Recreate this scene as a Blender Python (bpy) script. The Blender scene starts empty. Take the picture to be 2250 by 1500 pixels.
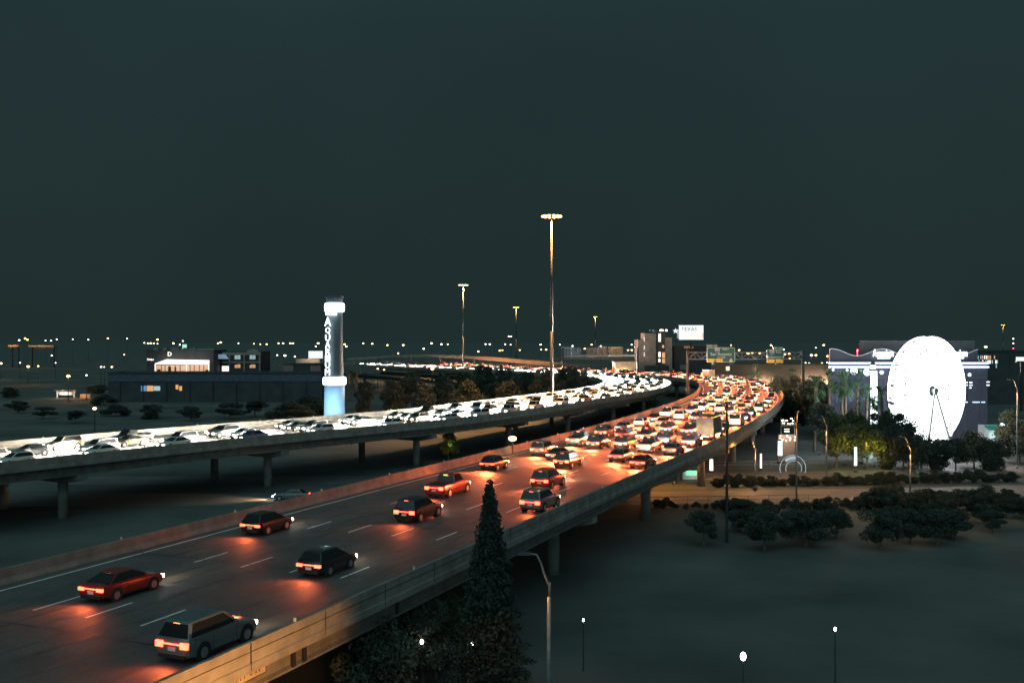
import bpy, bmesh, math, random
import numpy as np
from mathutils import Vector, Matrix
random.seed(7); rng = np.random.default_rng(7)
C = bpy.context.scene.collection
S = bpy.context.scene
PI = math.pi
R = math.radians
# ------------------------------------------------------------------ camera, sky, added fill light, exposure
CAMZ, F = 21.0, 2187.5                      # F: focal length in pixels of a 2250 px wide picture
cam = bpy.data.cameras.new("camera"); cam.lens = 35; cam.sensor_width = 36
cam.clip_start = 0.5; cam.clip_end = 12000
co = bpy.data.objects.new("camera", cam); C.objects.link(co)
co.location = (0, 0, CAMZ); co.rotation_euler = (PI/2, 0, 0); S.camera = co
w = bpy.data.worlds.new("World"); S.world = w; w.use_nodes = True
nt = w.node_tree; nt.nodes.clear()
bg = nt.nodes.new('ShaderNodeBackground'); wo = nt.nodes.new('ShaderNodeOutputWorld')
tc = nt.nodes.new('ShaderNodeTexCoord'); sx = nt.nodes.new('ShaderNodeSeparateXYZ'); cr = nt.nodes.new('ShaderNodeValToRGB')
nt.links.new(tc.outputs['Generated'], sx.inputs[0]); nt.links.new(sx.outputs['Z'], cr.inputs[0])
e = cr.color_ramp.elements
e[0].position = 0.0; e[0].color = (.0150, .0275, .0280, 1)
e[1].position = 1.0; e[1].color = (.05, .095, .10, 1)
k = cr.color_ramp.elements.new(.3); k.color = (.0162, .0330, .0352, 1)
nz = nt.nodes.new('ShaderNodeTexNoise'); nz.inputs['Scale'].default_value = 2.2; nz.inputs['Detail'].default_value = 5; nt.links.new(tc.outputs['Generated'], nz.inputs['Vector'])
mr = nt.nodes.new('ShaderNodeMapRange'); mr.inputs[1].default_value = .3; mr.inputs[2].default_value = .7; mr.inputs[3].default_value = .90; mr.inputs[4].default_value = 1.12; nt.links.new(nz.outputs['Fac'], mr.inputs[0])
ml = nt.nodes.new('ShaderNodeVectorMath'); ml.operation = 'SCALE'; nt.links.new(cr.outputs[0], ml.inputs[0]); nt.links.new(mr.outputs[0], ml.inputs['Scale'])
nt.links.new(ml.outputs[0], bg.inputs[0]); bg.inputs[1].default_value = 1.0
nt.links.new(bg.outputs[0], wo.inputs[0])
sl = bpy.data.lights.new("fill_sun", 'SUN'); sl.energy = 0.85; sl.angle = R(90); sl.color = (.50, .93, .96)  # added wide-angle fill that lifts the dark areas, no visible source
so = bpy.data.objects.new("fill_sun", sl); C.objects.link(so); so.rotation_euler = (R(48), R(-8), 0)
S.view_settings.view_transform = 'Standard'; S.view_settings.look = 'None'
S.view_settings.exposure = 0; S.view_settings.gamma = 1
cy = S.cycles
cy.use_denoising = True; cy.max_bounces = 4; cy.diffuse_bounces = 2; cy.glossy_bounces = 2; cy.transmission_bounces = 2
cy.sample_clamp_indirect = 2.0; cy.sample_clamp_direct = 0; cy.caustics_reflective = False; cy.caustics_refractive = False
cy.use_light_tree = True
try: cy.use_adaptive_sampling = False
except Exception: pass

def at(px, py, Y): return Vector(((px-1125)/F*Y, Y, CAMZ-(py-750)/F*Y))
def flat(px, py, z):
    Y = F*(CAMZ-z)/(py-750); return Vector(((px-1125)/F*Y, Y, z))
# ------------------------------------------------------------------ materials
def mat(name, col, rough=.8, metal=0, var=.25, scale=1.5, bump=0., coat=0.):
    m = bpy.data.materials.new(name); m.use_nodes = True; n = m.node_tree; b = n.nodes['Principled BSDF']
    b.inputs['Roughness'].default_value = rough; b.inputs['Metallic'].default_value = metal
    if coat: b.inputs['Coat Weight'].default_value = coat
    t = n.nodes.new('ShaderNodeTexCoord'); x = n.nodes.new('ShaderNodeTexNoise'); x.inputs['Scale'].default_value = scale; x.inputs['Detail'].default_value = 6
    n.links.new(t.outputs['Object'], x.inputs['Vector'])
    r = n.nodes.new('ShaderNodeValToRGB'); n.links.new(x.outputs['Fac'], r.inputs[0])
    r.color_ramp.elements[0].position = .3; r.color_ramp.elements[1].position = .7
    r.color_ramp.elements[0].color = tuple(c*(1-var) for c in col)+(1,); r.color_ramp.elements[1].color = tuple(min(1, c*(1+var)) for c in col)+(1,)
    n.links.new(r.outputs[0], b.inputs['Base Color'])
    if bump:
        bp = n.nodes.new('ShaderNodeBump'); bp.inputs['Strength'].default_value = bump; n.links.new(x.outputs['Fac'], bp.inputs['Height']); n.links.new(bp.outputs[0], b.inputs['Normal'])
    return m
def emis(name, col, st, sample=False, base=(.5, .5, .5)):
    m = bpy.data.materials.new(name); m.use_nodes = True; b = m.node_tree.nodes['Principled BSDF']
    b.inputs['Base Color'].default_value = base+(1,); b.inputs['Emission Color'].default_value = tuple(col)+(1,); b.inputs['Emission Strength'].default_value = st
    m.cycles.emission_sampling = 'AUTO' if sample else 'NONE'
    return m
def wave_mat(name, c1, c2, scale, axis='X', rough=.7):      # ribbed sheet metal, groove shade painted in as the darker colour
    m = mat(name, c1, rough); n = m.node_tree; b = n.nodes['Principled BSDF']
    wv = n.nodes.new('ShaderNodeTexWave'); wv.bands_direction = axis; wv.inputs['Scale'].default_value = scale
    t = n.nodes.new('ShaderNodeTexCoord'); n.links.new(t.outputs['Object'], wv.inputs['Vector'])
    r = n.nodes.new('ShaderNodeValToRGB'); r.color_ramp.elements[0].color = c2+(1,); r.color_ramp.elements[1].color = c1+(1,)
    n.links.new(wv.outputs['Fac'], r.inputs[0]); n.links.new(r.outputs[0], b.inputs['Base Color'])
    bp = n.nodes.new('ShaderNodeBump'); bp.inputs['Strength'].default_value = .8; bp.inputs['Distance'].default_value = .1
    n.links.new(wv.outputs['Fac'], bp.inputs['Height']); n.links.new(bp.outputs[0], b.inputs['Normal'])
    return m
def road_mat(name, col):
    m = mat(name, col, .72, 0, .22, .35); n = m.node_tree; b = n.nodes['Principled BSDF']
    t = n.nodes.new('ShaderNodeTexCoord')
    x = n.nodes.new('ShaderNodeTexNoise'); x.inputs['Scale'].default_value = 9; x.inputs['Detail'].default_value = 8; n.links.new(t.outputs['Object'], x.inputs['Vector'])
    old = b.inputs['Base Color'].links[0].from_socket
    mx = n.nodes.new('ShaderNodeMix'); mx.data_type = 'RGBA'; mx.blend_type = 'MULTIPLY'; mx.inputs[0].default_value = .6
    r = n.nodes.new('ShaderNodeValToRGB'); r.color_ramp.elements[0].position = .35; r.color_ramp.elements[0].color = (.45, .45, .45, 1); r.color_ramp.elements[1].position = .65
    n.links.new(x.outputs['Fac'], r.inputs[0]); n.links.new(old, mx.inputs[6]); n.links.new(r.outputs[0], mx.inputs[7]); n.links.new(mx.outputs[2], b.inputs['Base Color'])
    bp = n.nodes.new('ShaderNodeBump'); bp.inputs['Strength'].default_value = .25; bp.inputs['Distance'].default_value = .02; n.links.new(x.outputs['Fac'], bp.inputs['Height']); n.links.new(bp.outputs[0], b.inputs['Normal'])
    return m
M = dict(worn=mat('tyre_worn_concrete', (.088, .085, .082), .65, 0, .3, .5),
 road=road_mat('road_concrete', (.12, .115, .11)), asphalt=road_mat('asphalt', (.15, .14, .13)), mast=mat('mast_steel', (.04, .04, .04), .6, .1, .2, 3),
 conc=mat('concrete', (.22, .205, .185), .9, 0, .28, .9, .2), girder=mat('painted_girder', (.16, .15, .135), .8, 0, .3, 1.2),
 ground=mat('dark_soil', (.088, .095, .088), 1, 0, .45, .06, .3), grass=mat('rough_grass', (.06, .08, .05), 1, 0, .35, .4),
 paint=mat('white_paint', (.72, .72, .70), .7, 0, .2, 3), yellow=mat('yellow_paint', (.65, .42, .05), .7, 0, .2, 3),
 steel=mat('galvanised_steel', (.22, .23, .24), .5, .3, .2, 3), dark=mat('dark_metal', (.04, .045, .05), .5, .4, .2, 3),
 leaf=mat('foliage', (.07, .09, .04), .85, 0, .5, .8), leafb=mat('dark_foliage', (.048, .06, .046), .9, 0, .5, .8), palmleaf=mat('palm_foliage', (.06, .14, .07), .7, 0, .4, .8), bark=mat('bark', (.16, .12, .09), .95, 0, .4, 5, .5),
 glass=mat('dark_glass', (.015, .018, .02), .08, 0, .1, 1), tyre=mat('tyre_rubber', (.02, .02, .02), .9), rim=mat('wheel_rim', (.4, .4, .42), .35, .8),
 plate=mat('plate_white', (.7, .7, .7), .5), bwall=mat('dark_wall', (.055, .055, .06), .9, 0, .25, .3), brick=mat('brown_wall', (.30, .23, .20), .9, 0, .2, .5), tan=mat('tan_wall', (.42, .34, .26), .9, 0, .15, .6),
 aq=mat('grey_stucco', (.085, .085, .12), .9, 0, .12, .3), tower=mat('tower_stucco', (.14, .155, .18), .85, 0, .1, .5), white=mat('white_enamel', (.8, .8, .8), .4, 0, .05, 1),
 green=mat('sign_green', (.001, .065, .058), .5, 0, .06, 2), signw=mat('sign_white', (.5, .53, .5), .5, 0, .05, 2), signy=mat('sign_yellow', (.85, .48, .05), .5, 0, .05, 2), signk=mat('sign_black', (.02, .02, .02), .6), signb=mat('shield_blue', (.03, .07, .30), .5), signr=mat('shield_red', (.45, .03, .04), .5), alu=mat('sign_back', (.55, .57, .6), .5, .3, .1, 2),
 corr=wave_mat('ribbed_wall', (.20, .155, .12), (.11, .085, .065), 2.2), corrd=wave_mat('ribbed_screen', (.30, .30, .34), (.08, .08, .10), 2.6),
 teal=mat('teal_awning', (.05, .35, .28), .8), cone=mat('clay_wall', (.30, .17, .15), .9),
 sodium=emis('sodium_lamp', (1, .48, .14), 10), sodsmall=emis('sodium_lamp_far', (1, .50, .17), 14), led=emis('white_lamp_far', (1, .90, .76), 10), globe=emis('globe_lamp', (1, .93, .85), 14),
 head=emis('headlight_lens', (1, .90, .74), 45), tail=emis('tail_lamp', (1, .050, .018), 11, True), amber=emis('amber_marker', (1, .38, .05), 10), brake=emis('brake_lamp', (1, .09, .03), 18, True),
 wheelled=emis('led_strip', (.92, .98, 1), 9, True), wheelrim=emis('led_rim', (.97, .93, 1), 9, True), neon=emis('blue_white_neon', (.45, .75, 1), 3.2, True), port=emis('porthole_light', (.75, .90, 1), 4, True), ring=emis('halo_ring', (.62, .90, 1), 3.6, True), letter=emis('lit_letter', (.78, .96, 1), 4, True), script=emis('lit_script', (.80, 1, .95), 4, True),
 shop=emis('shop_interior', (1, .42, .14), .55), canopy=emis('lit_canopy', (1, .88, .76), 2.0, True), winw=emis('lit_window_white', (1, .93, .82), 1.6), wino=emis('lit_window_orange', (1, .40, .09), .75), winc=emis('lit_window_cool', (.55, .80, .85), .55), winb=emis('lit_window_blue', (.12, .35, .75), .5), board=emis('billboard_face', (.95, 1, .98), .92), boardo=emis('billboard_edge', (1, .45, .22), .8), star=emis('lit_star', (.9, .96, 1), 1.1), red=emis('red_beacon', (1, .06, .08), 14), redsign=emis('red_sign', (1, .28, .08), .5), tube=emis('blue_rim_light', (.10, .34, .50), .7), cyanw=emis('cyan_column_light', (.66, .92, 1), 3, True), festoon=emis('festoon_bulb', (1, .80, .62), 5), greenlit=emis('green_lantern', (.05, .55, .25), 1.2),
)
CARCOL = dict(white=(.70, .70, .68), silver=(.42, .43, .45), grey=(.16, .17, .18), black=(.015, .016, .018), red=(.28, .025, .02), blue=(.04, .08, .20), tan=(.38, .31, .22))
for kx, v in CARCOL.items(): M['car_'+kx] = mat('paint_'+kx, v, .28, .25, .04, 1, 0, .6)
# ------------------------------------------------------------------ mesh builder
class MB:
    def __init__(s): s.v = []; s.f = []; s.m = []
    def add(s, vs, fs, mi=0):
        o = len(s.v); s.v += [tuple(x) for x in vs]; s.f += [tuple(i+o for i in q) for q in fs]; s.m += [mi]*len(fs); return s
    def box(s, c, d, rz=0, mi=0, taper=1.):
        x, y, z = [q/2 for q in d]; c = Vector(c); cs, sn = math.cos(rz), math.sin(rz); vs = []
        for zz, t in ((-z, 1), (z, taper)):
            for a, b in ((-x, -y), (x, -y), (x, y), (-x, y)):
                a *= t; b *= t; vs.append((c.x+a*cs-b*sn, c.y+a*sn+b*cs, c.z+zz))
        return s.add(vs, [(3, 2, 1, 0), (4, 5, 6, 7), (0, 1, 5, 4), (1, 2, 6, 5), (2, 3, 7, 6), (3, 0, 4, 7)], mi)
    def bar(s, a, b, r0, r1=None, n=8, mi=0, cap=True):
        a, b = Vector(a), Vector(b); r1 = r0 if r1 is None else r1
        d = (b-a).normalized(); u = d.orthogonal().normalized(); q = d.cross(u); vs = []
        for p, r in ((a, r0), (b, r1)):
            for i in range(n): t = 2*PI*(i+.5)/n; vs.append(p+u*(r*math.cos(t))+q*(r*math.sin(t)))
        fs = [(i, (i+1) % n, n+(i+1) % n, n+i) for i in range(n)]
        if cap: fs += [tuple(range(n-1, -1, -1)), tuple(range(n, 2*n))]
        return s.add(vs, fs, mi)
    def tube(s, pts, r, n=6, mi=0, closed=False):
        pts = [Vector(p) for p in pts]; N = len(pts); vs = []
        rr = r if isinstance(r, (list, tuple)) else [r]*N
        u = None
        for i, p in enumerate(pts):
            a = pts[(i-1) % N] if (closed or i) else p; b = pts[(i+1) % N] if (closed or i < N-1) else p
            d = (b-a).normalized()
            u = d.orthogonal().normalized() if u is None else (u-d*u.dot(d)).normalized()
            q = d.cross(u)
            for j in range(n): t = 2*PI*j/n; vs.append(p+u*(rr[i]*math.cos(t))+q*(rr[i]*math.sin(t)))
        fs = []
        for i in range(N if closed else N-1):
            for j in range(n): a = i*n; b = ((i+1) % N)*n; fs.append((a+j, a+(j+1) % n, b+(j+1) % n, b+j))
        if not closed: fs += [tuple(range(n-1, -1, -1)), tuple((N-1)*n+j for j in range(n))]
        return s.add(vs, fs, mi)
    def ball(s, c, r, n=10, m=6, mi=0, sz=1.):
        c = Vector(c); vs = [c+Vector((0, 0, r*sz))]; fs = []
        for i in range(1, m):
            t = PI*i/m
            for j in range(n): p = 2*PI*j/n; vs.append(c+Vector((r*math.sin(t)*math.cos(p), r*math.sin(t)*math.sin(p), r*sz*math.cos(t))))
        vs.append(c-Vector((0, 0, r*sz))); L = len(vs)-1
        for j in range(n): fs.append((0, 1+j, 1+(j+1) % n)); fs.append((L, 1+(m-2)*n+(j+1) % n, 1+(m-2)*n+j))
        for i in range(m-2):
            for j in range(n): a = 1+i*n; b = a+n; fs.append((a+j, b+j, b+(j+1) % n, a+(j+1) % n))
        return s.add(vs, fs, mi)
    def lathe(s, c, prof, n=16, mi=0):
        c = Vector(c); vs = []
        for r, z in prof:
            for j in range(n): t = 2*PI*j/n; vs.append(c+Vector((r*math.cos(t), r*math.sin(t), z)))
        K = len(prof); fs = [(i*n+j, i*n+(j+1) % n, (i+1)*n+(j+1) % n, (i+1)*n+j) for i in range(K-1) for j in range(n)]
        fs += [tuple(range(n-1, -1, -1)), tuple((K-1)*n+j for j in range(n))]
        return s.add(vs, fs, mi)
    def prism(s, poly, d, origin, ux, uz, mi=0):          # polygon in (ux,uz) plane extruded by vector d
        o = Vector(origin); ux = Vector(ux); uz = Vector(uz); d = Vector(d); n = len(poly)
        vs = [o+ux*a+uz*b for a, b in poly]; vs += [v+d for v in vs]
        return s.add(vs, [tuple(range(n)), tuple(range(2*n-1, n-1, -1))]+[(i, n+i, n+(i+1) % n, (i+1) % n) for i in range(n)], mi)
    def join(s, o, mi):
        return s.add(o.v, o.f, mi)
    def mesh(s, name, mats, smooth=False):
        me = bpy.data.meshes.new(name); me.from_pydata(s.v, [], s.f)
        for m in (mats if isinstance(mats, (list, tuple)) else [mats]): me.materials.append(m)
        me.polygons.foreach_set('material_index', s.m)
        if smooth: me.polygons.foreach_set('use_smooth', [True]*len(s.f))
        me.update(); bm = bmesh.new(); bm.from_mesh(me); bmesh.ops.recalc_face_normals(bm, faces=bm.faces); bm.to_mesh(me); bm.free()
        return me
    def build(s, name, mats, parent=None, smooth=False): return link(name, s.mesh(name, mats, smooth), parent)
def link(name, me, parent=None):
    o = bpy.data.objects.new(name, me); C.objects.link(o)
    if parent is not None: o.parent = parent
    return o
def tag(o, label, cat, group=None):
    o['label'] = label; o['category'] = cat
    if group: o['group'] = group
    return o
def struct(o): o['kind'] = 'structure'; return o
def thing(name, label, cat, loc=(0, 0, 0), rz=0, group=None):
    o = bpy.data.objects.new(name, None); C.objects.link(o); o.location = loc; o.rotation_euler = (0, 0, rz)
    return tag(o, label, cat, group)
def kids(o): return [c for c in bpy.data.objects if c.parent == o]
def lamp(name, kind, loc, power, col, parent=None, size=.3, aim=None, cone=150, blend=.5):
    l = bpy.data.lights.new(name, kind); l.energy = power; l.color = col
    if kind in ('POINT', 'SPOT'): l.shadow_soft_size = size
    if kind == 'SPOT': l.spot_size = R(cone); l.spot_blend = blend
    if kind == 'AREA': l.size = size
    o = bpy.data.objects.new(name, l); C.objects.link(o); o.location = loc
    if aim is not None: o.rotation_euler = Vector(aim).to_track_quat('-Z', 'Y').to_euler()
    if parent is not None: o.parent = parent
    return o
def text(s, size, depth, m, name='lettering', parent=None, loc=(0, 0, 0), rot=(PI/2, 0, 0), scale=(1, 1, 1), align='CENTER'):
    cu = bpy.data.curves.new('t', 'FONT'); cu.body = s; cu.size = size; cu.extrude = depth; cu.align_x = align; cu.align_y = 'CENTER'; cu.resolution_u = 2
    t = bpy.data.objects.new('t', cu); C.objects.link(t)
    me = bpy.data.meshes.new_from_object(t.evaluated_get(bpy.context.evaluated_depsgraph_get())); bpy.data.objects.remove(t); bpy.data.curves.remove(cu)
    me.materials.clear(); me.materials.append(m); me.name = name
    o = link(name, me, parent); o.location = loc; o.rotation_euler = rot; o.scale = scale; return o
SOD = (1, .43, .12)
# ------------------------------------------------------------------ ground and streets
g = MB(); gx = np.concatenate([np.linspace(-6000, -300, 8), np.linspace(-200, 300, 11), np.linspace(400, 6000, 8)])
g.add([(-7000, -300, 0), (7000, -300, 0), (7000, 11000, 0), (-7000, 11000, 0)], [(0, 1, 2, 3)])
struct(g.build('ground', M['ground']))
def ribbon(pts, wdt, z, name, m):
    mb = MB(); vs = []
    for i, p in enumerate(pts):
        a = Vector(pts[max(0, i-1)]); b = Vector(pts[min(len(pts)-1, i+1)]); d = (b-a).normalized(); n = Vector((-d.y, d.x)); p = Vector(p)
        vs += [(p.x+n.x*wdt/2, p.y+n.y*wdt/2, z), (p.x-n.x*wdt/2, p.y-n.y*wdt/2, z)]
    mb.add(vs, [(2*i, 2*i+1, 2*i+3, 2*i+2) for i in range(len(pts)-1)]); return struct(mb.build(name, m))
ribbon([(-120, 131), (-40, 132.5), (10, 133), (60, 138), (130, 149)], 10.5, .012, 'street', M['asphalt'])
ribbon([(-120, 150), (-40, 151), (10, 152), (60, 158), (130, 170)], 9, .012, 'street', M['asphalt'])
# far lit yards seen beyond the ribbed wall
ribbon([(120, 560), (330, 560)], 60, .02, 'car_park', M['road'])
# ------------------------------------------------------------------ the two viaducts
def smooth_path(pts, step=2.0, it=60):
    P = np.array(pts, float); seg = np.r_[0, np.cumsum(np.linalg.norm(np.diff(P, axis=0), axis=1))]
    t = np.arange(0, seg[-1], step); Q = np.c_[np.interp(t, seg, P[:, 0]), np.interp(t, seg, P[:, 1])]
    for _ in range(it): Q[1:-1] = .5*Q[1:-1]+.25*(Q[:-2]+Q[2:])
    d = np.gradient(Q, axis=0); d /= np.linalg.norm(d, axis=1)[:, None]
    return Q, np.c_[-d[:, 1], d[:, 0]], d
ZT, ZR = 8.0, 7.1
class Path:
    def __init__(s, pts, step=2.0): s.Q, s.N, s.D = smooth_path(pts, step); s.step = step; s.L = (len(s.Q)-1)*step
    def at(s, d, u, z=ZR):
        x = min(max(d/s.step, 0), len(s.Q)-1.001); i = int(x); f = x-i
        q = s.Q[i]*(1-f)+s.Q[i+1]*f; n = s.N[i]*(1-f)+s.N[i+1]*f; h = s.D[i]*(1-f)+s.D[i+1]*f
        return Vector((q[0]+n[0]*u, q[1]+n[1]*u, z)), math.atan2(h[1], h[0])
    def near(s, x, y): return s.step*int(np.argmin(((s.Q-np.array([x, y]))**2).sum(1)))
    def sweep(s, prof, a=0, b=None, mb=None):
        mb = mb or MB(); i0 = int(a/s.step); i1 = int((b if b is not None else s.L)/s.step)+1; idx = range(i0, min(i1, len(s.Q)-1)+1); n = len(prof); vs = []
        for i in idx:
            for u, z in prof: vs.append((s.Q[i][0]+s.N[i][0]*u, s.Q[i][1]+s.N[i][1]*u, z))
        K = len(idx); fs = [(i*n+j, i*n+(j+1) % n, (i+1)*n+(j+1) % n, (i+1)*n+j) for i in range(K-1) for j in range(n)]
        fs += [tuple(range(n)), tuple((K-1)*n+n-1-j for j in range(n))]
        return mb.add(vs, fs)
RP = Path([(-26, 9), (-13.3, 38.4), (1.9, 74.2), (15.05, 104.5), (25.1, 127), (36.2, 153.7), (54.3, 203), (66, 240), (76, 284), (82.5, 322), (83, 355), (74, 397), (59, 430), (33, 474), (-34, 592), (-90, 690)])
LP = Path([(-105, 45), (-80, 74), (-55, 107), (-38.1, 133.5), (-9.6, 168), (1.5, 187), (16.6, 220), (30.2, 249), (38.6, 268), (45.5, 290), (50, 308), (53, 338), (52.5, 365), (47, 389), (40, 408), (28, 440), (-22, 512), (-73, 590), (-120, 660)])
W = 22.0
LANES = [2.9, 6.5, 10.1, 13.7, 17.3]; LANES = [W-x-1.6 for x in LANES]     # offsets from the outer parapet, innermost first
def viaduct(P, label, bents, pier_lit=None):
    t = thing('viaduct', label, 'viaduct')
    P.sweep([(.25, ZR), (W-.25, ZR), (W-.25, ZR-.28), (.25, ZR-.28)]).build('road_deck', M['road'], t)
    for side in (0, 1):
        f = (lambda u: u) if side == 0 else (lambda u: W-u)
        pr = [(f(u), z) for u, z in [(-.06, ZR-.42), (-.06, ZR-.05), (0, ZR), (0, ZT), (.2, ZT), (.24, ZR+.35), (.42, ZR+.08), (.42, ZR+.005), (.26, ZR-.42)]]
        P.sweep(pr).build('parapet', M['conc'], t)
    for u in (1.0, 5.8, 10.8, 16, 20.8):
        P.sweep([(u-.25, ZR-.29), (u+.25, ZR-.29), (u+.25, ZR-.55), (u+.1, ZR-.6), (u+.1, ZR-1.4), (u+.28, ZR-1.5), (u+.28, ZR-1.62), (u-.28, ZR-1.62), (u-.28, ZR-1.5), (u-.1, ZR-1.4), (u-.1, ZR-.6), (u-.25, ZR-.55)]).build('girder', M['girder'], t)
    lm = MB()
    for u in (1.35, W-1.35):
        P.sweep([(u, ZR+.006), (u+.16, ZR+.006), (u+.16, ZR+.001), (u, ZR+.001)], mb=lm)
    dv = [(LANES[i]+LANES[i+1])/2 for i in range(4)]
    for j, u in enumerate(dv):
        d = 3.0
        while d < P.L-8:
            a, b = P.at(d, u-.08, ZR+.006), P.at(d+3.2, u-.08, ZR+.006); c, e_ = P.at(d+3.2, u+.08, ZR+.006), P.at(d, u+.08, ZR+.006)
            lm.add([a[0], b[0], c[0], e_[0]], [(0, 1, 2, 3)]); d += 12.2
    lm.build('lane_marking', M['paint'], t)
    sm = MB()
    for u in LANES:
        for o in (-.95, .55): P.sweep([(u+o, ZR+.004), (u+o+.42, ZR+.004), (u+o+.42, ZR+.001), (u+o, ZR+.001)], mb=sm)
    sm.build('wheel_track', M['worn'], t)
    for d in np.arange(7.0, 150, 15.2) if P is RP else ():
        a, b = P.at(d, .45, ZR+.008), P.at(d, W-.45, ZR+.008); c, e_ = P.at(d+.12, W-.45, ZR+.008), P.at(d+.12, .45, ZR+.008); jn = MB(); jn.add([a[0], b[0], c[0], e_[0]], [(0, 1, 2, 3)]); jn.build('deck_joint', M['dark'], t)
    for d in bents:
        cp, h = P.at(d, W/2, 0)
        pm = MB(); pm.prism([(-W/2+.8, 0), (W/2-.8, 0), (W/2-.8, .55), (W/2-3.6, 1.1), (-W/2+3.6, 1.1), (-W/2+.8, .55)][::1] and [(-W/2+.6, 1.15), (W/2-.6, 1.15), (W/2-.6, .6), (W/2-3.6, 0), (-W/2+3.6, 0), (-W/2+.6, .6)], Vector((math.cos(h), math.sin(h), 0))*1.3, cp+Vector((0, 0, ZR-1.62-1.16))-Vector((math.cos(h), math.sin(h), 0))*.65, (-math.sin(h), math.cos(h), 0), (0, 0, 1))
        p = pm.build('pier', M['conc'], t)
        for u in (4.6, W-4.6):
            q, _ = P.at(d, u, 0); cm = MB(); cm.bar(q+Vector((0, 0, -.2)), q+Vector((0, 0, ZR-2.75)), .58, n=16); cm.build('column', M['conc'], p, True)
    d = 6
    while d < P.L:                                          # little reflectors on the parapets
        for u in (.1, W-.1):
            q, h = P.at(d, u, ZT); dm = MB(); dm.box(q+Vector((0, 0, .09)), (.10, .10, .18), h); dm.build('reflector', M['signw'], t)
        d += 11.5
    return t
RV = viaduct(RP, 'wide concrete viaduct in front, carrying the tail lamps away round the bend', [RP.near(36.2, 153.7)-12+30*i-60 for i in range(0, 18)])
LV = viaduct(LP, 'concrete viaduct behind it, carrying the white headlights towards the camera', [LP.near(16, 219)+31*i-155 for i in range(0, 17)])
RV_parts = {c.name.split('.')[0]: c for c in RV.children}
# joints and ledge drips on the near outer parapet
jm = MB()
for d in np.arange(20, 110, 5.7):
    q, h = RP.at(d, -.066, ZR+.28); jm.box(q, (.04, .012, 1.2), h)
jm2 = RP.sweep([(-.004, ZR+.46), (-.018, ZR+.46), (-.018, ZR+.49), (-.004, ZR+.49)], 10, 120)
jm.build('expansion_joint', M['dark'], RV); jm2.build('drip_groove', M['dark'], RV)
# clearance plate on the girder
ds = RP.near(-11.4, 42.3)+1.7; q, h = RP.at(ds, .70, ZR-.78)
pl = MB(); pl.box((0, 0, 0), (2.9, .04, .62)); plate = pl.build('clearance_sign', M['tan'], RV); plate.location = q; plate.rotation_euler = (0, 0, h)
fr = MB()
for x, z, a, b in ((0, .29, 2.8, .03), (0, -.29, 2.8, .03), (1.4, 0, .03, .6), (-1.4, 0, .03, .6)): fr.box((x, -.03, z), (a, .02, b))
fr.build('border', M['signk'], plate); text('15 FT  6 IN', .42, .006, M['signk'], 'lettering', plate, (0, -.032, 0))
for k_ in (3.6, 4.5, 13.5):
    q, h = RP.at(ds+k_, .74, ZR-1.05); mb = MB(); mb.box(q, (.3, .06, .95), h); mb.build('diaphragm_gap', M['signk'], RV)
# ONLY legend and arrow on the exit lane
q, h = RP.at(RP.near(15+4.3, 117), LANES[4], ZR+.012)
text('ONLY', 1.5, .001, M['paint'], 'lane_legend', RV, q, (0, 0, h-PI/2), (.95, 1.9, 1))
q, h = RP.at(RP.near(15+4.3, 117)+26, LANES[4], ZR+.012)
am = MB(); am.add([(-.12, -2.2, 0), (.12, -2.2, 0), (.12, .6, 0), (.55, .6, 0), (0, 2.2, 0), (-.55, .6, 0), (-.12, .6, 0)], [(0, 1, 2, 6), (3, 4, 5)])
a_ = am.build('lane_arrow', M['paint'], RV); a_.location = q; a_.rotation_euler = (0, 0, h-PI/2)
# far flyover ramps
def ramp(pts, zs, wd, label):
    P = Path(pts, 4.0); t = thing('flyover', label, 'flyover'); n = len(P.Q); z = np.interp(np.linspace(0, 1, n), np.linspace(0, 1, len(zs)), zs)
    def sw(prof, name, m):
        mb = MB(); k = len(prof); vs = [(P.Q[i][0]+P.N[i][0]*u, P.Q[i][1]+P.N[i][1]*u, z[i]+v) for i in range(n) for u, v in prof]
        mb.add(vs, [(i*k+j, i*k+(j+1) % k, (i+1)*k+(j+1) % k, (i+1)*k+j) for i in range(n-1) for j in range(k)]+[tuple(range(k)), tuple((n-1)*k+k-1-j for j in range(k))]); return mb.build(name, m, t)
    sw([(.3, -1), (wd-.3, -1), (wd-.3, -1.5), (.3, -1.5)], 'road_deck', M['road'])
    sw([(0, 0), (.3, 0), (.3, -1.6), (0, -1.6)], 'parapet', M['conc']); sw([(wd-.3, 0), (wd, 0), (wd, -1.6), (wd-.3, -1.6)], 'parapet', M['conc'])
    for i in range(4, n, 8):
        c = P.Q[i]+P.N[i]*wd/2; cm = MB(); cm.bar((c[0], c[1], 0), (c[0], c[1], z[i]-1.5), .8, n=10); cm.build('column', M['conc'], t)
    return t
def fl(px, py, Y): v = at(px, py, Y); return (v.x, v.y), v.z
def ramp_px(L, wd, label):
    a = [fl(*x) for x in L]; return ramp([x[0] for x in a], [x[1] for x in a], wd, label)
ramp_px([(1245, 797, 520), (1140, 789, 560), (1000, 781, 600), (900, 777, 640), (830, 779, 660), (770, 786, 660)], 9, 'slender curved flyover crossing behind the white-lit viaduct')
ramp_px([(835, 812, 400), (810, 806, 430), (795, 801, 460), (780, 796, 520)], 8, 'short pale ramp beside the pair of sodium lamps right of the tower')
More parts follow.
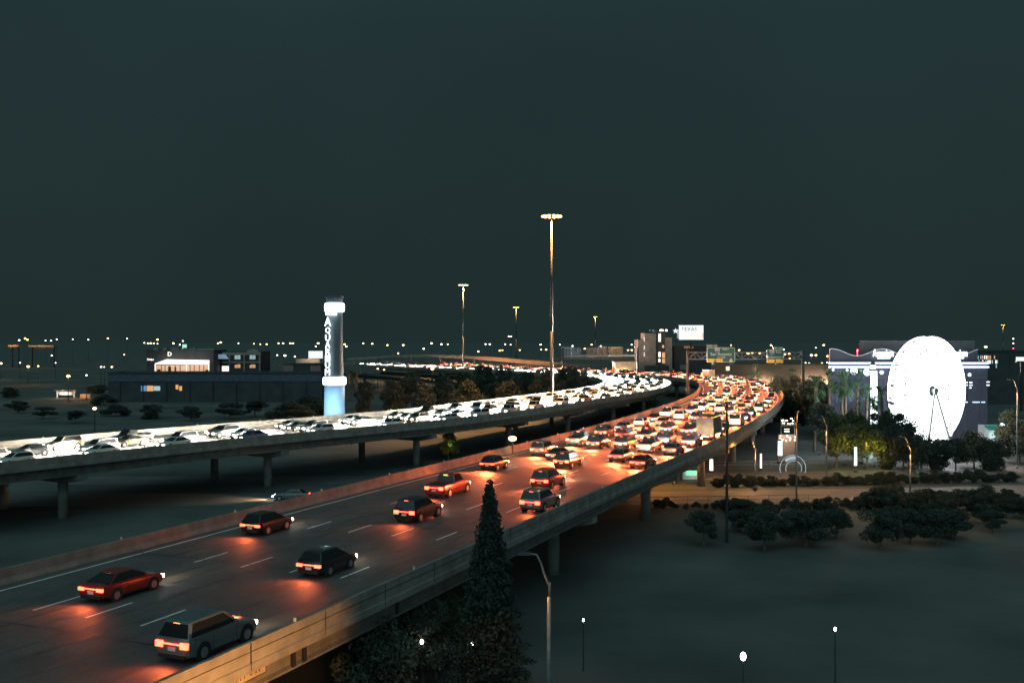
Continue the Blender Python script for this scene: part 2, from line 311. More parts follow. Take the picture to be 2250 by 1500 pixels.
# ------------------------------------------------------------------ vehicles
def car_parts(kind):
    """returns {part: [(MB, [materials])...]} in local coordinates, forward = +y"""
    K = dict(
     saloon=dict(L=4.6, w=.91, belt=.98, hood=.90, boot=1.0, g=(-1.85, 1.05), r=(-1.05, .15), h=1.45, tr=.64),
     hatchback=dict(L=4.1, w=.89, belt=1.0, hood=.92, boot=1.0, g=(-1.98, .95), r=(-1.6, .15), h=1.52, tr=.66),
     suv=dict(L=4.8, w=.96, belt=1.12, hood=1.06, boot=1.12, g=(-2.34, 1.0), r=(-2.05, .25), h=1.78, tr=.72),
     pickup=dict(L=5.7, w=1.0, belt=1.2, hood=1.15, boot=1.2, g=(-.55, 1.45), r=(-.35, .75), h=1.92, tr=.74),
     van=dict(L=5.3, w=.99, belt=1.25, hood=1.1, boot=1.25, g=(-2.6, 1.95), r=(-2.5, 1.15), h=2.1, tr=.82),
    )[kind]
    L, w, belt, hood, boot, h = K['L'], K['w'], K['belt'], K['hood'], K['boot'], K['h']; hl = L/2
    st = [(-hl, .42, boot*.80, w*.84), (-hl+.10, .30, boot*.96, w*.95), (-hl+.5, .24, boot, w), (K['g'][0]+.3, .22, belt, w), (K['g'][1], .22, belt, w), (K['g'][1]+.3, .22, hood, w*.99), (hl-.45, .24, hood*.93, w*.97), (hl-.12, .28, hood*.82, w*.91), (hl, .38, hood*.64, w*.80)]
    b = MB(); vs = []; n = 12
    for y, zb, zt, ww in st:
        m = zb+(zt-zb)*.55
        vs += [(-ww*.80, y, zb), (-ww*.97, y, zb+.08), (-ww, y, m), (-ww*.985, y, zt-.10), (-ww*.90, y, zt-.02), (-ww*.4, y, zt+.015), (ww*.4, y, zt+.015), (ww*.90, y, zt-.02), (ww*.985, y, zt-.10), (ww, y, m), (ww*.97, y, zb+.08), (ww*.80, y, zb)]
    q = len(st); fs = [(i*n+j, i*n+(j+1) % n, (i+1)*n+(j+1) % n, (i+1)*n+j) for i in range(q-1) for j in range(n)]+[tuple(range(n)), tuple((q-1)*n+n-1-j for j in range(n))]
    b.add(vs, fs)
    g0, g1 = K['g']; r0, r1 = K['r']; gw, rw = w*.93, w*K['tr']/.72*.86 if kind in ('van',) else w*K['tr']; zb = belt-.05
    low = [(-gw, g0), (gw, g0), (gw, g1), (-gw, g1)]; top = [(-rw, r0), (rw, r0), (rw, r1), (-rw, r1)]
    tm = [(x*.9, r0+.12 if y == r0 else r1-.1) for x, y in top]
    b.add([(x, y, zb) for x, y in low]+[(x, y, h-.05) for x, y in top]+[(x, y, h) for x, y in tm], [(0, 1, 5, 4), (1, 2, 6, 5), (2, 3, 7, 6), (3, 0, 4, 7), (4, 5, 9, 8), (5, 6, 10, 9), (6, 7, 11, 10), (7, 4, 8, 11), (8, 9, 10, 11)])
    for sx_ in (-1, 1):
        for yy in (-hl+.95 if kind != 'pickup' else -hl+1.25, hl-.92):
            rr = (.34 if kind in ('saloon', 'hatchback') else .39)*1.2
            b.bar((sx_*(w-.3), yy, rr*.86), (sx_*(w+.006), yy, rr*.86), rr, n=18, mi=1)
        for yy in ((g1-.25, (g0+g1)/2-.15, g0+.75) if kind not in ('pickup', 'van') else (g1-.25, g0+.15)): b.box((sx_*(w-.004), yy, belt*.62), (.02, .022, belt*.55), 0, 1)
        b.box((sx_*(w-.02), (g0+g1)/2, .30), (.06, L*.52, .10), 0, 1)
    b.box((0, -hl+.03, .36), (w*1.5, .12, .16), 0, 1); b.box((0, hl-.03, .40), (w*1.3, .12, .14), 0, 1)
    out = [('body', b, ('paint', 'tyre'))]
    def pane(a, bb, c, d, name, off, ins=.1):               # a quad inset on the greenhouse, pushed out by off
        P = [Vector(x) for x in (a, bb, c, d)]; ce = sum(P, Vector())/4; P = [p.lerp(ce, ins) for p in P]
        nn = (P[1]-P[0]).cross(P[2]-P[0]).normalized()
        if nn.dot(ce-Vector((0, ce.y if abs(nn.x) > .6 else 0, ce.z))) < 0: nn = -nn
        mb = MB(); mb.add([p+nn*off for p in P]+[p-nn*.02 for p in P], [(0, 1, 2, 3), (7, 6, 5, 4), (0, 4, 5, 1), (1, 5, 6, 2), (2, 6, 7, 3), (3, 7, 4, 0)]); out.append((name, mb, 'glass'))
    zt = h-.05
    lo = [Vector((x, y, zb+.06)) for x, y in low]; hi = [Vector((x, y, zt)) for x, y in top]
    pane(lo[3], lo[2], hi[2], hi[3], 'windscreen', .012); pane(lo[0], lo[1], hi[1], hi[0], 'rear_window', .012)
    for s_ in ((1, 2), (3, 0)): pane(lo[s_[0]], lo[s_[1]], hi[s_[1]], hi[s_[0]], 'side_window', .012, .13)
    wr = .34 if kind in ('saloon', 'hatchback') else .39
    for sx_ in (-1, 1):
        for yy in (-hl+.95 if kind != 'pickup' else -hl+1.25, hl-.92):
            mb = MB(); mb.bar((sx_*(w-.22), yy, wr), (sx_*(w+.015), yy, wr), wr, n=14, mi=0); mb.bar((sx_*(w+.0), yy, wr), (sx_*(w+.022), yy, wr), wr*.62, n=10, mi=1); out.append(('wheel', mb, ('tyre', 'rim')))
        hz = hood*.66; mb = MB(); mb.box((sx_*w*.66, hl-.03, hz), (.36, .14, .17), 0); out.append(('headlight', mb, 'head'))
        tz = boot*.76; mb = MB(); mb.box((sx_*w*.70, -hl+.02, tz), (.40, .12, .16 if kind in ('saloon', 'hatchback') else .26), 0); out.append(('tail_lamp', mb, 'tail'))
        mb = MB(); mb.box((sx_*(w+.06), g1-.35, belt+.06), (.16, .10, .12)); out.append(('mirror', mb, 'paint'))
    mb = MB(); mb.box((0, -hl-.03, boot*.80), (w*1.1, .05, .05)); out.append(('light_bar', mb, 'tail'))
    mb = MB(); mb.box((0, -hl-.005, boot*.60), (.40, .03, .16)); out.append(('number_plate', mb, 'plate'))
    mb = MB(); mb.box((0, r0+.02 if kind != 'pickup' else g0-.02, h-.10 if kind != 'saloon' else h-.09), (.34, .10, .05)); out.append(('brake_lamp', mb, 'brake'))
    if kind == 'pickup':
        mb = MB(); mb.box((0, (-hl+.12+g0-.1)/2, 1.225), (w*1.55, g0-.1+hl-.12, .02)); out.append(('cargo_bed', mb, 'tyre'))
    return out, L
def truck_parts():
    out = []; b = MB(); b.box((0, 2.7, 1.35), (2.2, 1.9, 1.6), 0, 0, .93); b.box((0, 3.85, .95), (2.05, .7, .95), 0, 0, .95); b.box((0, 0, .62), (1.0, 7.4, .25)); out.append(('cab', b, 'paint'))
    mb = MB(); mb.box((0, -1.15, 2.15), (2.4, 5.6, 2.5)); out.append(('cargo_box', mb, 'girder'))
    mb = MB(); mb.box((0, 3.60, 1.72), (1.8, .2, .62)); out.append(('windscreen', mb, 'glass'))
    for sx_ in (-1, 1):
        for yy in (-2.6, 3.1):
            mb = MB(); mb.bar((sx_*.82, yy, .45), (sx_*1.1, yy, .45), .45, n=14); mb.bar((sx_*1.1, yy, .45), (sx_*1.115, yy, .45), .26, n=10, mi=1); out.append(('wheel', mb, ('tyre', 'rim')))
        mb = MB(); mb.box((sx_*.75, 4.2, .95), (.34, .12, .2)); out.append(('headlight', mb, 'head'))
        mb = MB(); mb.box((sx_*.98, -3.97, .78), (.34, .06, .2)); out.append(('tail_lamp', mb, 'tail'))
        mb = MB()
        for yy in np.linspace(-3.6, 1.4, 6): mb.box((sx_*1.215, yy, 3.3), (.04, .16, .08))
        out.append(('marker_lights', mb, 'amber'))
    mb = MB()
    for xx in (-1, -.2, 0, .2, 1): mb.box((xx, -3.97, 3.3), (.14, .05, .08))
    out.append(('marker_lights', mb, 'tail'))
    return out, 8.4
KINDS = {k_: car_parts(k_) for k_ in ('saloon', 'hatchback', 'suv', 'pickup', 'van')}; KINDS['box_truck'] = truck_parts()
_near, _far = {}, {}
def mk(key, col): return M['car_'+col] if key == 'paint' else M[key]
def bevelled(nm, me):
    o = bpy.data.objects.new('tmp', me); C.objects.link(o); m = o.modifiers.new('b', 'BEVEL'); m.width = .05; m.segments = 3; m.limit_method = 'ANGLE'; m.angle_limit = R(18)
    r = bpy.data.meshes.new_from_object(o.evaluated_get(bpy.context.evaluated_depsgraph_get())); bpy.data.objects.remove(o); r.polygons.foreach_set('use_smooth', [True]*len(r.polygons)); r.name = nm; return nm, r
def near_proto(kind, col):
    k_ = (kind, col)
    if k_ not in _near: _near[k_] = [bevelled(nm, x) if nm == 'body' else (nm, x) for nm, x in [(nm, mb.mesh(nm, [mk(x, col) for x in (mk_ if isinstance(mk_, tuple) else (mk_,))], False) ) for nm, mb, mk_ in KINDS[kind][0]]]
    return _near[k_]
def far_proto(kind, col):
    k_ = (kind, col)
    if k_ not in _far:
        mats, mb = [], MB()
        for nm, b, mk_ in KINDS[kind][0]:
            keys = mk_ if isinstance(mk_, tuple) else (mk_,); base = []
            for x in keys:
                mm = mk(x, col)
                if mm not in mats: mats.append(mm)
                base.append(mats.index(mm))
            o = len(mb.v); mb.v += b.v; mb.f += [tuple(i+o for i in q) for q in b.f]; mb.m += [base[i] for i in b.m]
        _far[k_] = mb.mesh('car', mats)
    return _far[k_]
BEAM_R = bpy.data.lights.new('headlight_beam', 'SPOT'); BEAM_L = bpy.data.lights.new('headlight_beam', 'SPOT')
for b_, pw, c_ in ((BEAM_R, 4200, (1, .68, .40)), (BEAM_L, 170000, (1, .88, .72))): b_.energy = pw; b_.use_shadow = True; b_.color = c_; b_.spot_size = R(72); b_.spot_blend = .8; b_.shadow_soft_size = .25
BEAM_N = BEAM_R.copy(); BEAM_N.energy = 260
GLOW = bpy.data.lights.new('tail_glow', 'SPOT'); GLOW.energy = 4800; GLOW.color = (1, .17, .05); GLOW.spot_size = R(150); GLOW.spot_blend = .8; GLOW.shadow_soft_size = .3
GLOW_N = GLOW.copy(); GLOW_N.energy = 420
ORD = 'first second third fourth fifth sixth seventh eighth ninth tenth eleventh twelfth thirteenth fourteenth fifteenth sixteenth seventeenth eighteenth nineteenth twentieth'.split()+['%s-%s' % (a, b) for a in ('twenty', 'thirty', 'forty', 'fifty') for b in 'first second third fourth fifth sixth seventh eighth ninth'.split()]
NAME = dict(saloon='saloon_car', hatchback='hatchback_car', suv='suv', pickup='pickup_truck', van='van', box_truck='box_truck')
WORD = dict(saloon='saloon', hatchback='hatchback', suv='SUV', pickup='pickup', van='van', box_truck='box truck')
CAT = dict(saloon='car', hatchback='car', suv='car', pickup='pickup', van='van', box_truck='truck')
def place(kind, col, loc, rz, label, group, beam, near):
    L = KINDS[kind][1]
    if near:
        t = thing(NAME[kind], label, CAT[kind], loc, rz-PI/2, group)
        for nm, me in near_proto(kind, col): link(nm, me, t)
    else:
        t = link(NAME[kind], far_proto(kind, col)); t.location = loc; t.rotation_euler = (0, 0, rz-PI/2); tag(t, label, CAT[kind], group)
    b_ = bpy.data.objects.new('headlight_beam', BEAM_N if beam is BEAM_R and loc.y < 92 else beam); C.objects.link(b_); b_.parent = t; b_.location = (0, L/2+.12, .62); b_.rotation_euler = (R(90-7), 0, 0)
    if beam is BEAM_R:
        b_ = bpy.data.objects.new('tail_glow', GLOW if loc.y > 92 else GLOW_N); C.objects.link(b_); b_.parent = t; b_.location = (0, -L/2-.15, .8); b_.rotation_euler = (R(-90+12), 0, 0)
    return t
LANE_R = ['lane beside inner parapet', 'second lane from inner parapet', 'middle lane', 'second lane from outer parapet', 'lane beside outer parapet']
def lane_traffic(P, lane, spans, rev, via, beam, group, counts, ds=()):
    ds = list(ds)
    for a, b, gap, fill in spans:
        d = a+random.uniform(0, gap)
        while d < b:
            if random.random() < fill: ds.append(d)
            d += gap*random.uniform(.8, 1.25)
    def seen(d):
        q = P.at(d, LANES[lane])[0]; return q.y > 20 and -45 < 1125+q.x/q.y*F < 2290 and 750+(CAMZ-q.z-1)/q.y*F < 1530
    ds = [d for d in ds if seen(d)]
    for i, d in enumerate(ds):
        kind = random.choices(['saloon', 'hatchback', 'suv', 'pickup', 'van', 'box_truck'], [34, 14, 28, 16, 6, 2 if lane in (3, 4) and P is RP else 0])[0]
        if d < 75 and P is RP and kind == 'box_truck': kind = 'suv'
        col = random.choices(list(CARCOL), [26, 20, 16, 18, 7, 8, 5])[0]
        if P is RP and d < r110+50: col = random.choice(['black', 'grey', 'blue', 'black', 'red', 'grey'])
        if P is LP and random.random() < .6: col = random.choice(['white', 'white', 'silver', 'tan'])
        if kind == 'box_truck': col = 'white'
        loc, h = P.at(d, LANES[lane]+random.uniform(-.3, .3))
        lab = f"{col} {WORD[kind]}, {ORD[i]} from near end, {LANE_R[lane]} of the {via} viaduct"
        place(kind, col, loc, h+(PI if rev else 0), lab, group, beam, loc.y < 165 and P is RP or loc.y < 150)
        counts[0] += 1
cnt = [0]
r110, r300 = RP.near(17, 110), RP.near(79, 300)
for ln in range(5):
    lane_traffic(RP, ln, [(r110+2, r300, 12.0, .92), (r300, RP.L-120, 15, .85)], False, 'red-lit', BEAM_R, 'vehicles driving away on the red-lit viaduct', cnt, ((62, 101), (44, 83, 112), (71, 106), (53, 91), (38, 79, 109))[ln])
l0, l1 = LP.near(-62, 97), LP.near(-22, 512)
for ln in range(5):
    if ln == 0: continue
    lane_traffic(LP, ln, [(l0, l1, 12.0, .95), (l1, LP.L-60, 16, .8)], True, 'white-lit', BEAM_L, 'vehicles driving towards the camera on the white-lit viaduct', cnt)
print('vehicles', cnt)
# one car on the street under the viaducts
for px, col, lab in ((640, 'grey', 'grey saloon with red tail lamps on the dark street between the viaducts'),):
    p = Vector(((px-1125)/F*132, 132, .02)); t = place('saloon', col, p, PI, lab, 'vehicles on the lower street', BEAM_R, True)
# ------------------------------------------------------------------ lamps
def mast(px, py, Y, label, power, n=12):
    p = at(px, py, Y); t = thing('high_mast_light', label, 'high mast light', (p.x, p.y, 0), 0, 'high mast lights along the freeway'); H = p.z
    mb = MB(); mb.bar((0, 0, 0), (0, 0, H*.45), .50, .36, 12); mb.bar((0, 0, H*.45), (0, 0, H), .33, .16, 12); mb.build('pole', M['mast'], t, True)
    rg = MB(); rr = 1.9; rg.tube([(rr*math.cos(a), rr*math.sin(a), H+.1) for a in np.linspace(0, 2*PI, 24, endpoint=False)], .07, 6, 0, True)
    for a in (0, PI/2, PI, 3*PI/2): rg.bar((0, 0, H+.1), (rr*math.cos(a), rr*math.sin(a), H+.1), .05)
    rg.bar((0, 0, H-.2), (0, 0, H+.6), .25); rg.build('lamp_ring', M['dark'], t)
    for i in range(n):
        a = 2*PI*i/n+.2; c = Vector((2.25*math.cos(a), 2.25*math.sin(a), H-.05)); lm_ = MB(); lm_.ball(c, .42, 8, 5, 0, .55); hd = lm_.build('luminaire', M['sodium'], t)
        hm = MB(); hm.lathe(c+Vector((0, 0, .16)), [(.45, 0), (.36, .22), (.12, .34)], 8); hm.build('hood', M['dark'], hd)
    lamp('mast_lamp', 'SPOT', (0, -1.0, H-.9), power, SOD, t, .4, (0, 0, -1), 124, .5); lamp('ring_glow', 'POINT', (0, 0, H-1.0), power*.006, SOD, t, .9); return t
mast(1212, 475, 249, 'tallest high mast light, rising from the dark infield of the bend', 260000)
mast(1018, 626, 542, 'second tallest high mast light, left of the tallest one', 260000, 10)
mast(1134, 675, 892, 'mid-sized high mast light between the two tallest masts', 120000, 10)
mast(1308, 696, 1232, 'smallest high mast light left of the texas billboard', 100000, 8)
mast(2204, 714, 1500, 'far high mast light at the right, beyond the big wheel', 60000, 8)
# distant street lamps (proto meshes shared)
def head_mesh(m, r, name):
    mb = MB(); mb.ball((0, 0, 0), r, 8, 5, 0, .6); return mb.mesh(name, m)
HM = {('o', 0): head_mesh(M['sodsmall'], .42, 'luminaire'), ('w', 0): head_mesh(M['led'], .36, 'luminaire'), ('o', 1): head_mesh(M['sodium'], .62, 'luminaire'), ('w', 1): head_mesh(M['led'], .62, 'luminaire')}
pm = MB(); pm.bar((0, 0, 0), (0, 0, 1), .14, .08, 6); PM = pm.mesh('pole', M['mast'])
far = """42,747,w 55,743,o 60,746,o 100,748,w 112,748,w 125,745,w 160,745,w 194,746,w 237,743,o 279,744,w 317,753,w 325,754,o 331,754,o 338,754,o 346,746,o 346,755,w 381,754,o 402,749,o 395,757,w 479,754,o 485,752,o 524,754,w 558,755,o 572,756,o 586,756,o 612,754,o 622,754,o 638,754,o 644,754,o 699,754,o 694,761,w 757,756,o 761,761,w 798,754,o 818,755,o 851,758,o 886,758,o 948,754,o 970,756,w 984,756,w 1067,756,w 1076,756,w 1118,739,w 1123,739,w 1110,756,w 1122,757,w 1188,757,w 1230,757,w 1258,760,w 1300,757,o 1320,760,w 1388,757,w 1395,762,w 1606,758,o 1624,769,o 1694,758,o 1722,767,w 1810,758,o 1793,764,w
114,781,w 273,779,o 62,805,O 84,804,o 122,797,w 150,826,O 190,824,w 222,806,w 229,806,w 246,806,o 2,798,O 44,797,w 609,780,w 626,781,W 648,783,w 830,810,O 844,812,o 950,810,O 931,766,W 875,776,o 1051,772,o 1098,770,o 1104,769,o 1142,769,o 1189,768,o 1200,768,o 1285,766,o 1380,769,o 1388,769,o 1644,776,O 1653,775,o 1669,776,o 1725,778,o 1734,777,O 1783,780,O 1793,780,o 1818,782,O 1735,787,o 1752,800,w 1770,797,w 1778,798,w 1788,799,O 1806,798,o 1817,796,w 2166,762,O 2179,776,w 2187,775,w 2200,777,w 2222,777,w 2230,776,w 2242,776,w 1126,963,o 208,897,o 1586,797,w"""
ZON = [(0, 300, 'left of the lit showroom'), (300, 470, 'above the lit showroom'), (470, 700, 'between showroom and tower'), (700, 1000, 'right of the tall tower'), (1000, 1230, 'near the tallest mast'), (1230, 1420, 'by the rear-seen sign bridge'), (1420, 1900, 'beyond the ribbed wall'), (1900, 2300, 'right of the big wheel')]
zc = {}
L_ = sorted([(int(a), int(b), c) for a, b, c in (x.split(',') for x in far.split())])
for px, py, c in L_:
    big = c in 'OW'; col = c.lower()
    if py > 790: hgt = 9.0; Y = F*(CAMZ-hgt)/(py-750)
    elif py > 766: hgt = 9.5; Y = F*(CAMZ-hgt)/(py-750)
    else: Y = 1000; hgt = CAMZ-(py-750)/F*Y
    if px == 1586: continue
    X = (px-1125)/F*Y
    zn = [z for z in ZON if z[0] <= px < z[1]][0][2]; wd = ('large ' if big else 'small ')+('orange' if col == 'o' else 'white'); row = 'high' if py <= 763 else 'low'
    key = (zn, wd, row); zc[key] = zc.get(key, 0)+1
    t = thing('street_lamp', f"{wd} lamp, {ORD[zc[key]-1]} from left in the {row} row {zn}", 'street lamp', (X, Y, 0), 0, 'distant street lamps')
    p = link('pole', PM, t); p.scale = (1, 1, hgt); hd = link('luminaire', HM[(col, int(big))], t); hd.location = (0, 0, hgt); s_ = max(.9, Y/520)*random.uniform(.75, 1.35); hd.scale = (s_, s_, s_)
    if big and py > 790 or px in (1644, 1734, 1783, 1818): lamp('lamp_glow', 'POINT', (0, 0, hgt-.8), 1500 if py > 790 else 9000, SOD if col == 'o' else (1, .95, .85), t, .4)
# cobra-head street lamps
def cobra(x, y, H, az, label, power, arm=2.3, rise=1.9, lit=True, aim=(0, 0, -1), cone=165):
    t = thing('street_lamp', label, 'street lamp', (x, y, 0), az, 'tall sodium street lamps')
    mb = MB(); mb.bar((0, 0, 0), (0, 0, .5), .2, .17, 12); mb.bar((0, 0, .5), (0, 0, H-rise-.2), .125, .10, 12); mb.build('pole', M['steel'], t, True)
    a = MB(); a.tube([(0, 0, H-rise-.6), (.05, 0, H-rise+.3), (-.25, 0, H-rise+1.0), (-.42, 0, H-.35), (-.62, 0, H+.05), (-1.0, 0, H+.1)], [.06, .06, .06, .055, .05, .045], 8); a.bar((.06, 0, H-rise-.3), (.06, 0, H-rise+.55), .045, n=8); a.build('arm', M['steel'], t, True)
    h = MB(); h.box((-1.25, 0, H+.12), (.75, .30, .16), 0, 0, .7); hd = h.build('lamp_head', M['dark'], t)
    l = MB(); l.box((-1.25, 0, H+.045), (.3, .14, .02)); l.build('lens', M['sodium'], hd)
    if lit: lamp('lamp_glow', 'SPOT', (-1.3, 0, H-.08), power, SOD, t, .2, aim, cone, .25)
    return t
p = at(1206, 1220, 51); cobra(p.x, 51, p.z, 0, 'bare sodium street lamp on a bent arm in front of the dark park', 500, cone=112)
cobra(-4.0, 36.5, 6.4, 0, 'sodium street lamp beside the orange-lit parapet, below the picture edge', 9000, aim=(-.78, .6, .0), cone=86)
for px, Y, top, lab in ((1816, 150, 915, 'yellow-lit lamp pole left of the yellow-leaved trees'), (1750, 128, 905, 'dark lamp pole rising from the hedge by the lower street'), (2000, 128, 962, 'orange-lit lamp pole in front of the big wheel'), (1480, 146, 985, 'lamp pole behind the dark pier under the red-lit viaduct'), (2235, 165, 835, 'lamp pole at the right edge beside the orange tree'), (1660, 147, 990, 'lamp pole beside the round orange-lit pier')):
    p = at(px, top, Y); cobra(p.x, Y, max(6.5, p.z), 0 if px != 1750 else PI/2, lab, 3400 if px != 1750 else 700)
# park globes
gc = 0
for px, py, z, r in ((878, 1448, 3.2, .17), (927, 1411, 3.2, .14), (1038, 1413, 3.2, .14), (1282, 1363, 3.2, .09), (1633, 1443, 3.6, .22), (1835, 1383, 3.6, .11), (1698, 1125, 3, .1)):
    p = flat(px, py, z); lab = ['lowest white globe lamp left of the bare lamp post', 'white globe lamp under the parapet, second from left', 'white globe lamp left of the bare lamp post, nearest to it', 'faint globe lamp just right of the bare lamp post', 'brightest globe lamp at the bottom of the dark park', 'small globe lamp at the right of the dark park', 'tiny globe lamp below the hedge of the lower street'][gc]; gc += 1
    t = thing('globe_lamp', lab, 'park lamp', (p.x, p.y, 0), 0, 'park globe lamps')
    mb = MB(); mb.bar((0, 0, 0), (0, 0, z-.1), .045, .03, 8); mb.build('post', M['dark'], t); mb = MB(); mb.ball((0, 0, z+.05), r*.72, 12, 8, 0, 1.5); mb.build('globe', M['globe'], t, True)
    lamp('lamp_glow', 'POINT', (0, 0, z+.05), 14 if px != 1633 else 60, (1, .92, .85), t, r+.03)
# ------------------------------------------------------------------ glowing tower behind the white-lit viaduct
def tower():
    Y = 212; k_ = Y/F; x0 = (735-1125)*k_; t = thing('tower', 'white tapered tower with two glowing halo rings and vertical lit letters', 'tower', (x0, Y, 0))
    Z = lambda py: CAMZ-(py-750)*k_
    sh = MB(); sh.lathe((0, 0, 0), [(2.25, 0), (2.15, Z(845)), (1.95, Z(835)), (1.72, Z(760)), (1.70, Z(686))], 28); sh.build('shaft', M['tower'], t, True)
    for a, b, r in ((666, 685, 2.1), (828, 845, 2.45)):
        mb = MB(); mb.lathe((0, 0, 0), [(r-.4, Z(b)-.1), (r, Z(b)+.1), (r+.05, (Z(a)+Z(b))/2), (r, Z(a)-.1), (r-.4, Z(a)+.1)], 28); mb.build('halo_ring', M['ring'], t, True)
    tp = MB(); tp.lathe((0, 0, 0), [(1.45, Z(667)), (1.45, Z(661)), (1.7, Z(653)), (1.75, Z(650))], 20); tp.build('crown', M['aq'], t)
    rl = MB()
    for a in np.linspace(0, 2*PI, 22, endpoint=False): rl.bar((1.72*math.cos(a), 1.72*math.sin(a), Z(664)), (1.85*math.cos(a), 1.85*math.sin(a), Z(651)), .04, n=5)
    rl.build('railing', M['steel'], t)
    bnd = MB(); bnd.box((-.35, -1.95, (Z(687)+Z(693))/2), (2.3, .5, .55)); bnd.build('lit_sign', M['script'], t)
    ys = [(697, 717), (719, 734), (735, 749), (750, 764), (765, 779), (780, 794), (795, 808), (809, 824)]
    for ch, (a, b) in zip('AQUARIUM', ys):
        h = Z(a)-Z(b); o = text(ch, 1, .1, M['letter'], 'letter', t, (-1.05, -2.0-.012*(b-690)/4, (Z(a)+Z(b))/2)); d = o.dimensions
        me = o.data; vs = [v.co for v in me.vertices]; wx = max(v.x for v in vs)-min(v.x for v in vs); wy = max(v.y for v in vs)-min(v.y for v in vs); tgt = 1.35 if a < 700 else 1.0
        o.scale = (tgt/wx, h*.96/wy, 1); oy = (max(v.y for v in vs)+min(v.y for v in vs))/2
        for v in me.vertices: v.co.y -= oy
    for dx in (-3.5, 3.2):
        fm = MB(); fm.box((dx*1.6, -9.4, 5.3), (.6, .4, .4)); fm.bar((dx*1.6, -9.4, 0), (dx*1.6, -9.4, 5.1), .08); f = fm.build('floodlight', M['dark'], t); lamp('flood', 'SPOT', (dx*1.6, -9.0, 5.6), 17000, (.40, .74, 1), t, .3, (-dx*1.3, 7.5, 1.6), 62, .7)
    return t
tower()
# ------------------------------------------------------------------ left side buildings
def building(name, label, px0, px1, ytop, Y, depth, m, zbot=0, skew=0):
    a, b = at(px0, ytop, Y), at(px1, ytop, Y); t = thing(name, label, 'building', ((a.x+b.x)/2, Y, 0)); wd = b.x-a.x; H = a.z
    mb = MB(); mb.prism([(-wd/2, 0), (wd/2, 0), (wd/2+skew, depth), (-wd/2+skew, depth)], (0, 0, H), (0, 0, 0), (1, 0, 0), (0, 1, 0)); mb.build('wall', m, t)
    if skew: return t, wd, H
    rf = MB()
    for c, d in (((0, -.08, H+.15), (wd+.3, .3, .4)), ((0, depth+.08, H+.15), (wd+.3, .3, .4)), ((wd/2+.02, depth/2, H+.15), (.3, depth-.16, .4)), ((-wd/2-.02, depth/2, H+.15), (.3, depth-.16, .4))): rf.box(c, d)
    rf.build('roof', m, t); return t, wd, H
def win(t, Y, px0, py0, px1, py1, m, name='window', proud=.06, label=None):
    a, b = at(px0, py0, Y), at(px1, py1, Y); mb = MB(); lx = t.location.x
    mb.box(((a.x+b.x)/2-lx, -proud/2-.01, (a.z+b.z)/2), (b.x-a.x, proud, a.z-b.z)); o = mb.build(name, m, t)
    if label: o['label'] = label
    return o
t, wd, H = building('long_building', 'long low dark building with a few dim windows below the lit showroom', 238, 708, 820, 345, 14, M['bwall'])
win(t, 345, 310, 847, 322, 859, M['winb']); win(t, 345, 323, 847, 337, 859, M['wino']); win(t, 345, 338, 848, 352, 858, M['winc']); win(t, 345, 386, 845, 392, 855, M['wino']); win(t, 345, 394, 848, 400, 858, M['wino'])
bd = MB(); bd.box((0, -.12, H-1.6), (wd-.4, .2, 2.4)); bd.build('fascia', mat('fascia_blue', (.085, .09, .13), .9), t)
for i in range(9):
    f = MB(); f.box((-wd/2+4+i*wd/9.2, -.25, H/2-1.5), (.35, .5, H-3.2)); f.build('pilaster', M['bwall'], t)
t, wd, H = building('showroom', 'dark showroom with a glowing orange glass front under a white canopy', 322, 470, 771, 372, 16, M['bwall'])
sw = win(t, 372, 341, 802, 460, 820, M['shop'], 'display_window', .06)
for px in (341, 355, 363, 372, 385, 396, 410, 418, 427, 438, 448, 459): win(t, 372, px-.6, 800, px+.6, 820, M['winw'] if px in (341, 410, 459) else M['bwall'], 'mullion', .18)
for px, a, b in ((346, 811, 353), (370, 805, 376), (384, 806, 387), (420, 815, 428), (452, 812, 459)): win(t, 372, px, a, b, 820, M['dark'], 'display_stand', .3)
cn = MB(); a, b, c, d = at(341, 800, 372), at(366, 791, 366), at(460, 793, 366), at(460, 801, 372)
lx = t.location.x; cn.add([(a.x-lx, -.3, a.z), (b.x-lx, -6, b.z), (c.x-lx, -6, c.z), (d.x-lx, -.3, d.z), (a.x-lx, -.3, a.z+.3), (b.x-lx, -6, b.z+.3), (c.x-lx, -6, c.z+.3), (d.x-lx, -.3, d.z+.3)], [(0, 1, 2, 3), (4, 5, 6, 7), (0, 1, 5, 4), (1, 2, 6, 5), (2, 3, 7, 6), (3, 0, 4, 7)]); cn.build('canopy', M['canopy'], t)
for px, s_, sz in ((373, 'D', 2.2), (331, 'Dialpe', 1.0)):
    q = at(px, 778 if s_ == 'D' else 789.5, 372); text(s_, sz, .1, M['winw'], 'lit_sign', t, (q.x-lx, -.15, q.z), scale=(1.0, 1, 1))
for i in range(6):
    mb = MB(); mb.box((-wd/2+2+i*2.6, 5+i % 3*2, H+.6), (1.6, 1.4, 1.2)); mb.build('roof_unit', M['steel'], t)
q = at(406, 761, 600); t = thing('roof_sign', 'small cool green lit sign standing above the showroom', 'sign', (q.x, 600, 0)); mb = MB(); mb.bar((0, 0, 0), (0, 0, q.z), .3); mb.build('pole', M['dark'], t); mb = MB(); mb.box((0, -.4, q.z), (2.6, .3, 2.6)); mb.build('panel', emis('sign_mint', (.5, 1, .8), .8), t)
t, wd, H = building('inn', 'brown framed two-storey inn with an arched gable and dim windows', 488, 574, 774, 380, 14, M['bwall'])
for z0, z1 in ((774, 780), (794, 797)): win(t, 380, 488, z0, 574, z1, M['brick'], 'band', .4)
for px in (505, 537, 571): win(t, 380, px-1.5, 776, px+1.5, 818, M['brick'], 'pillar', .5)
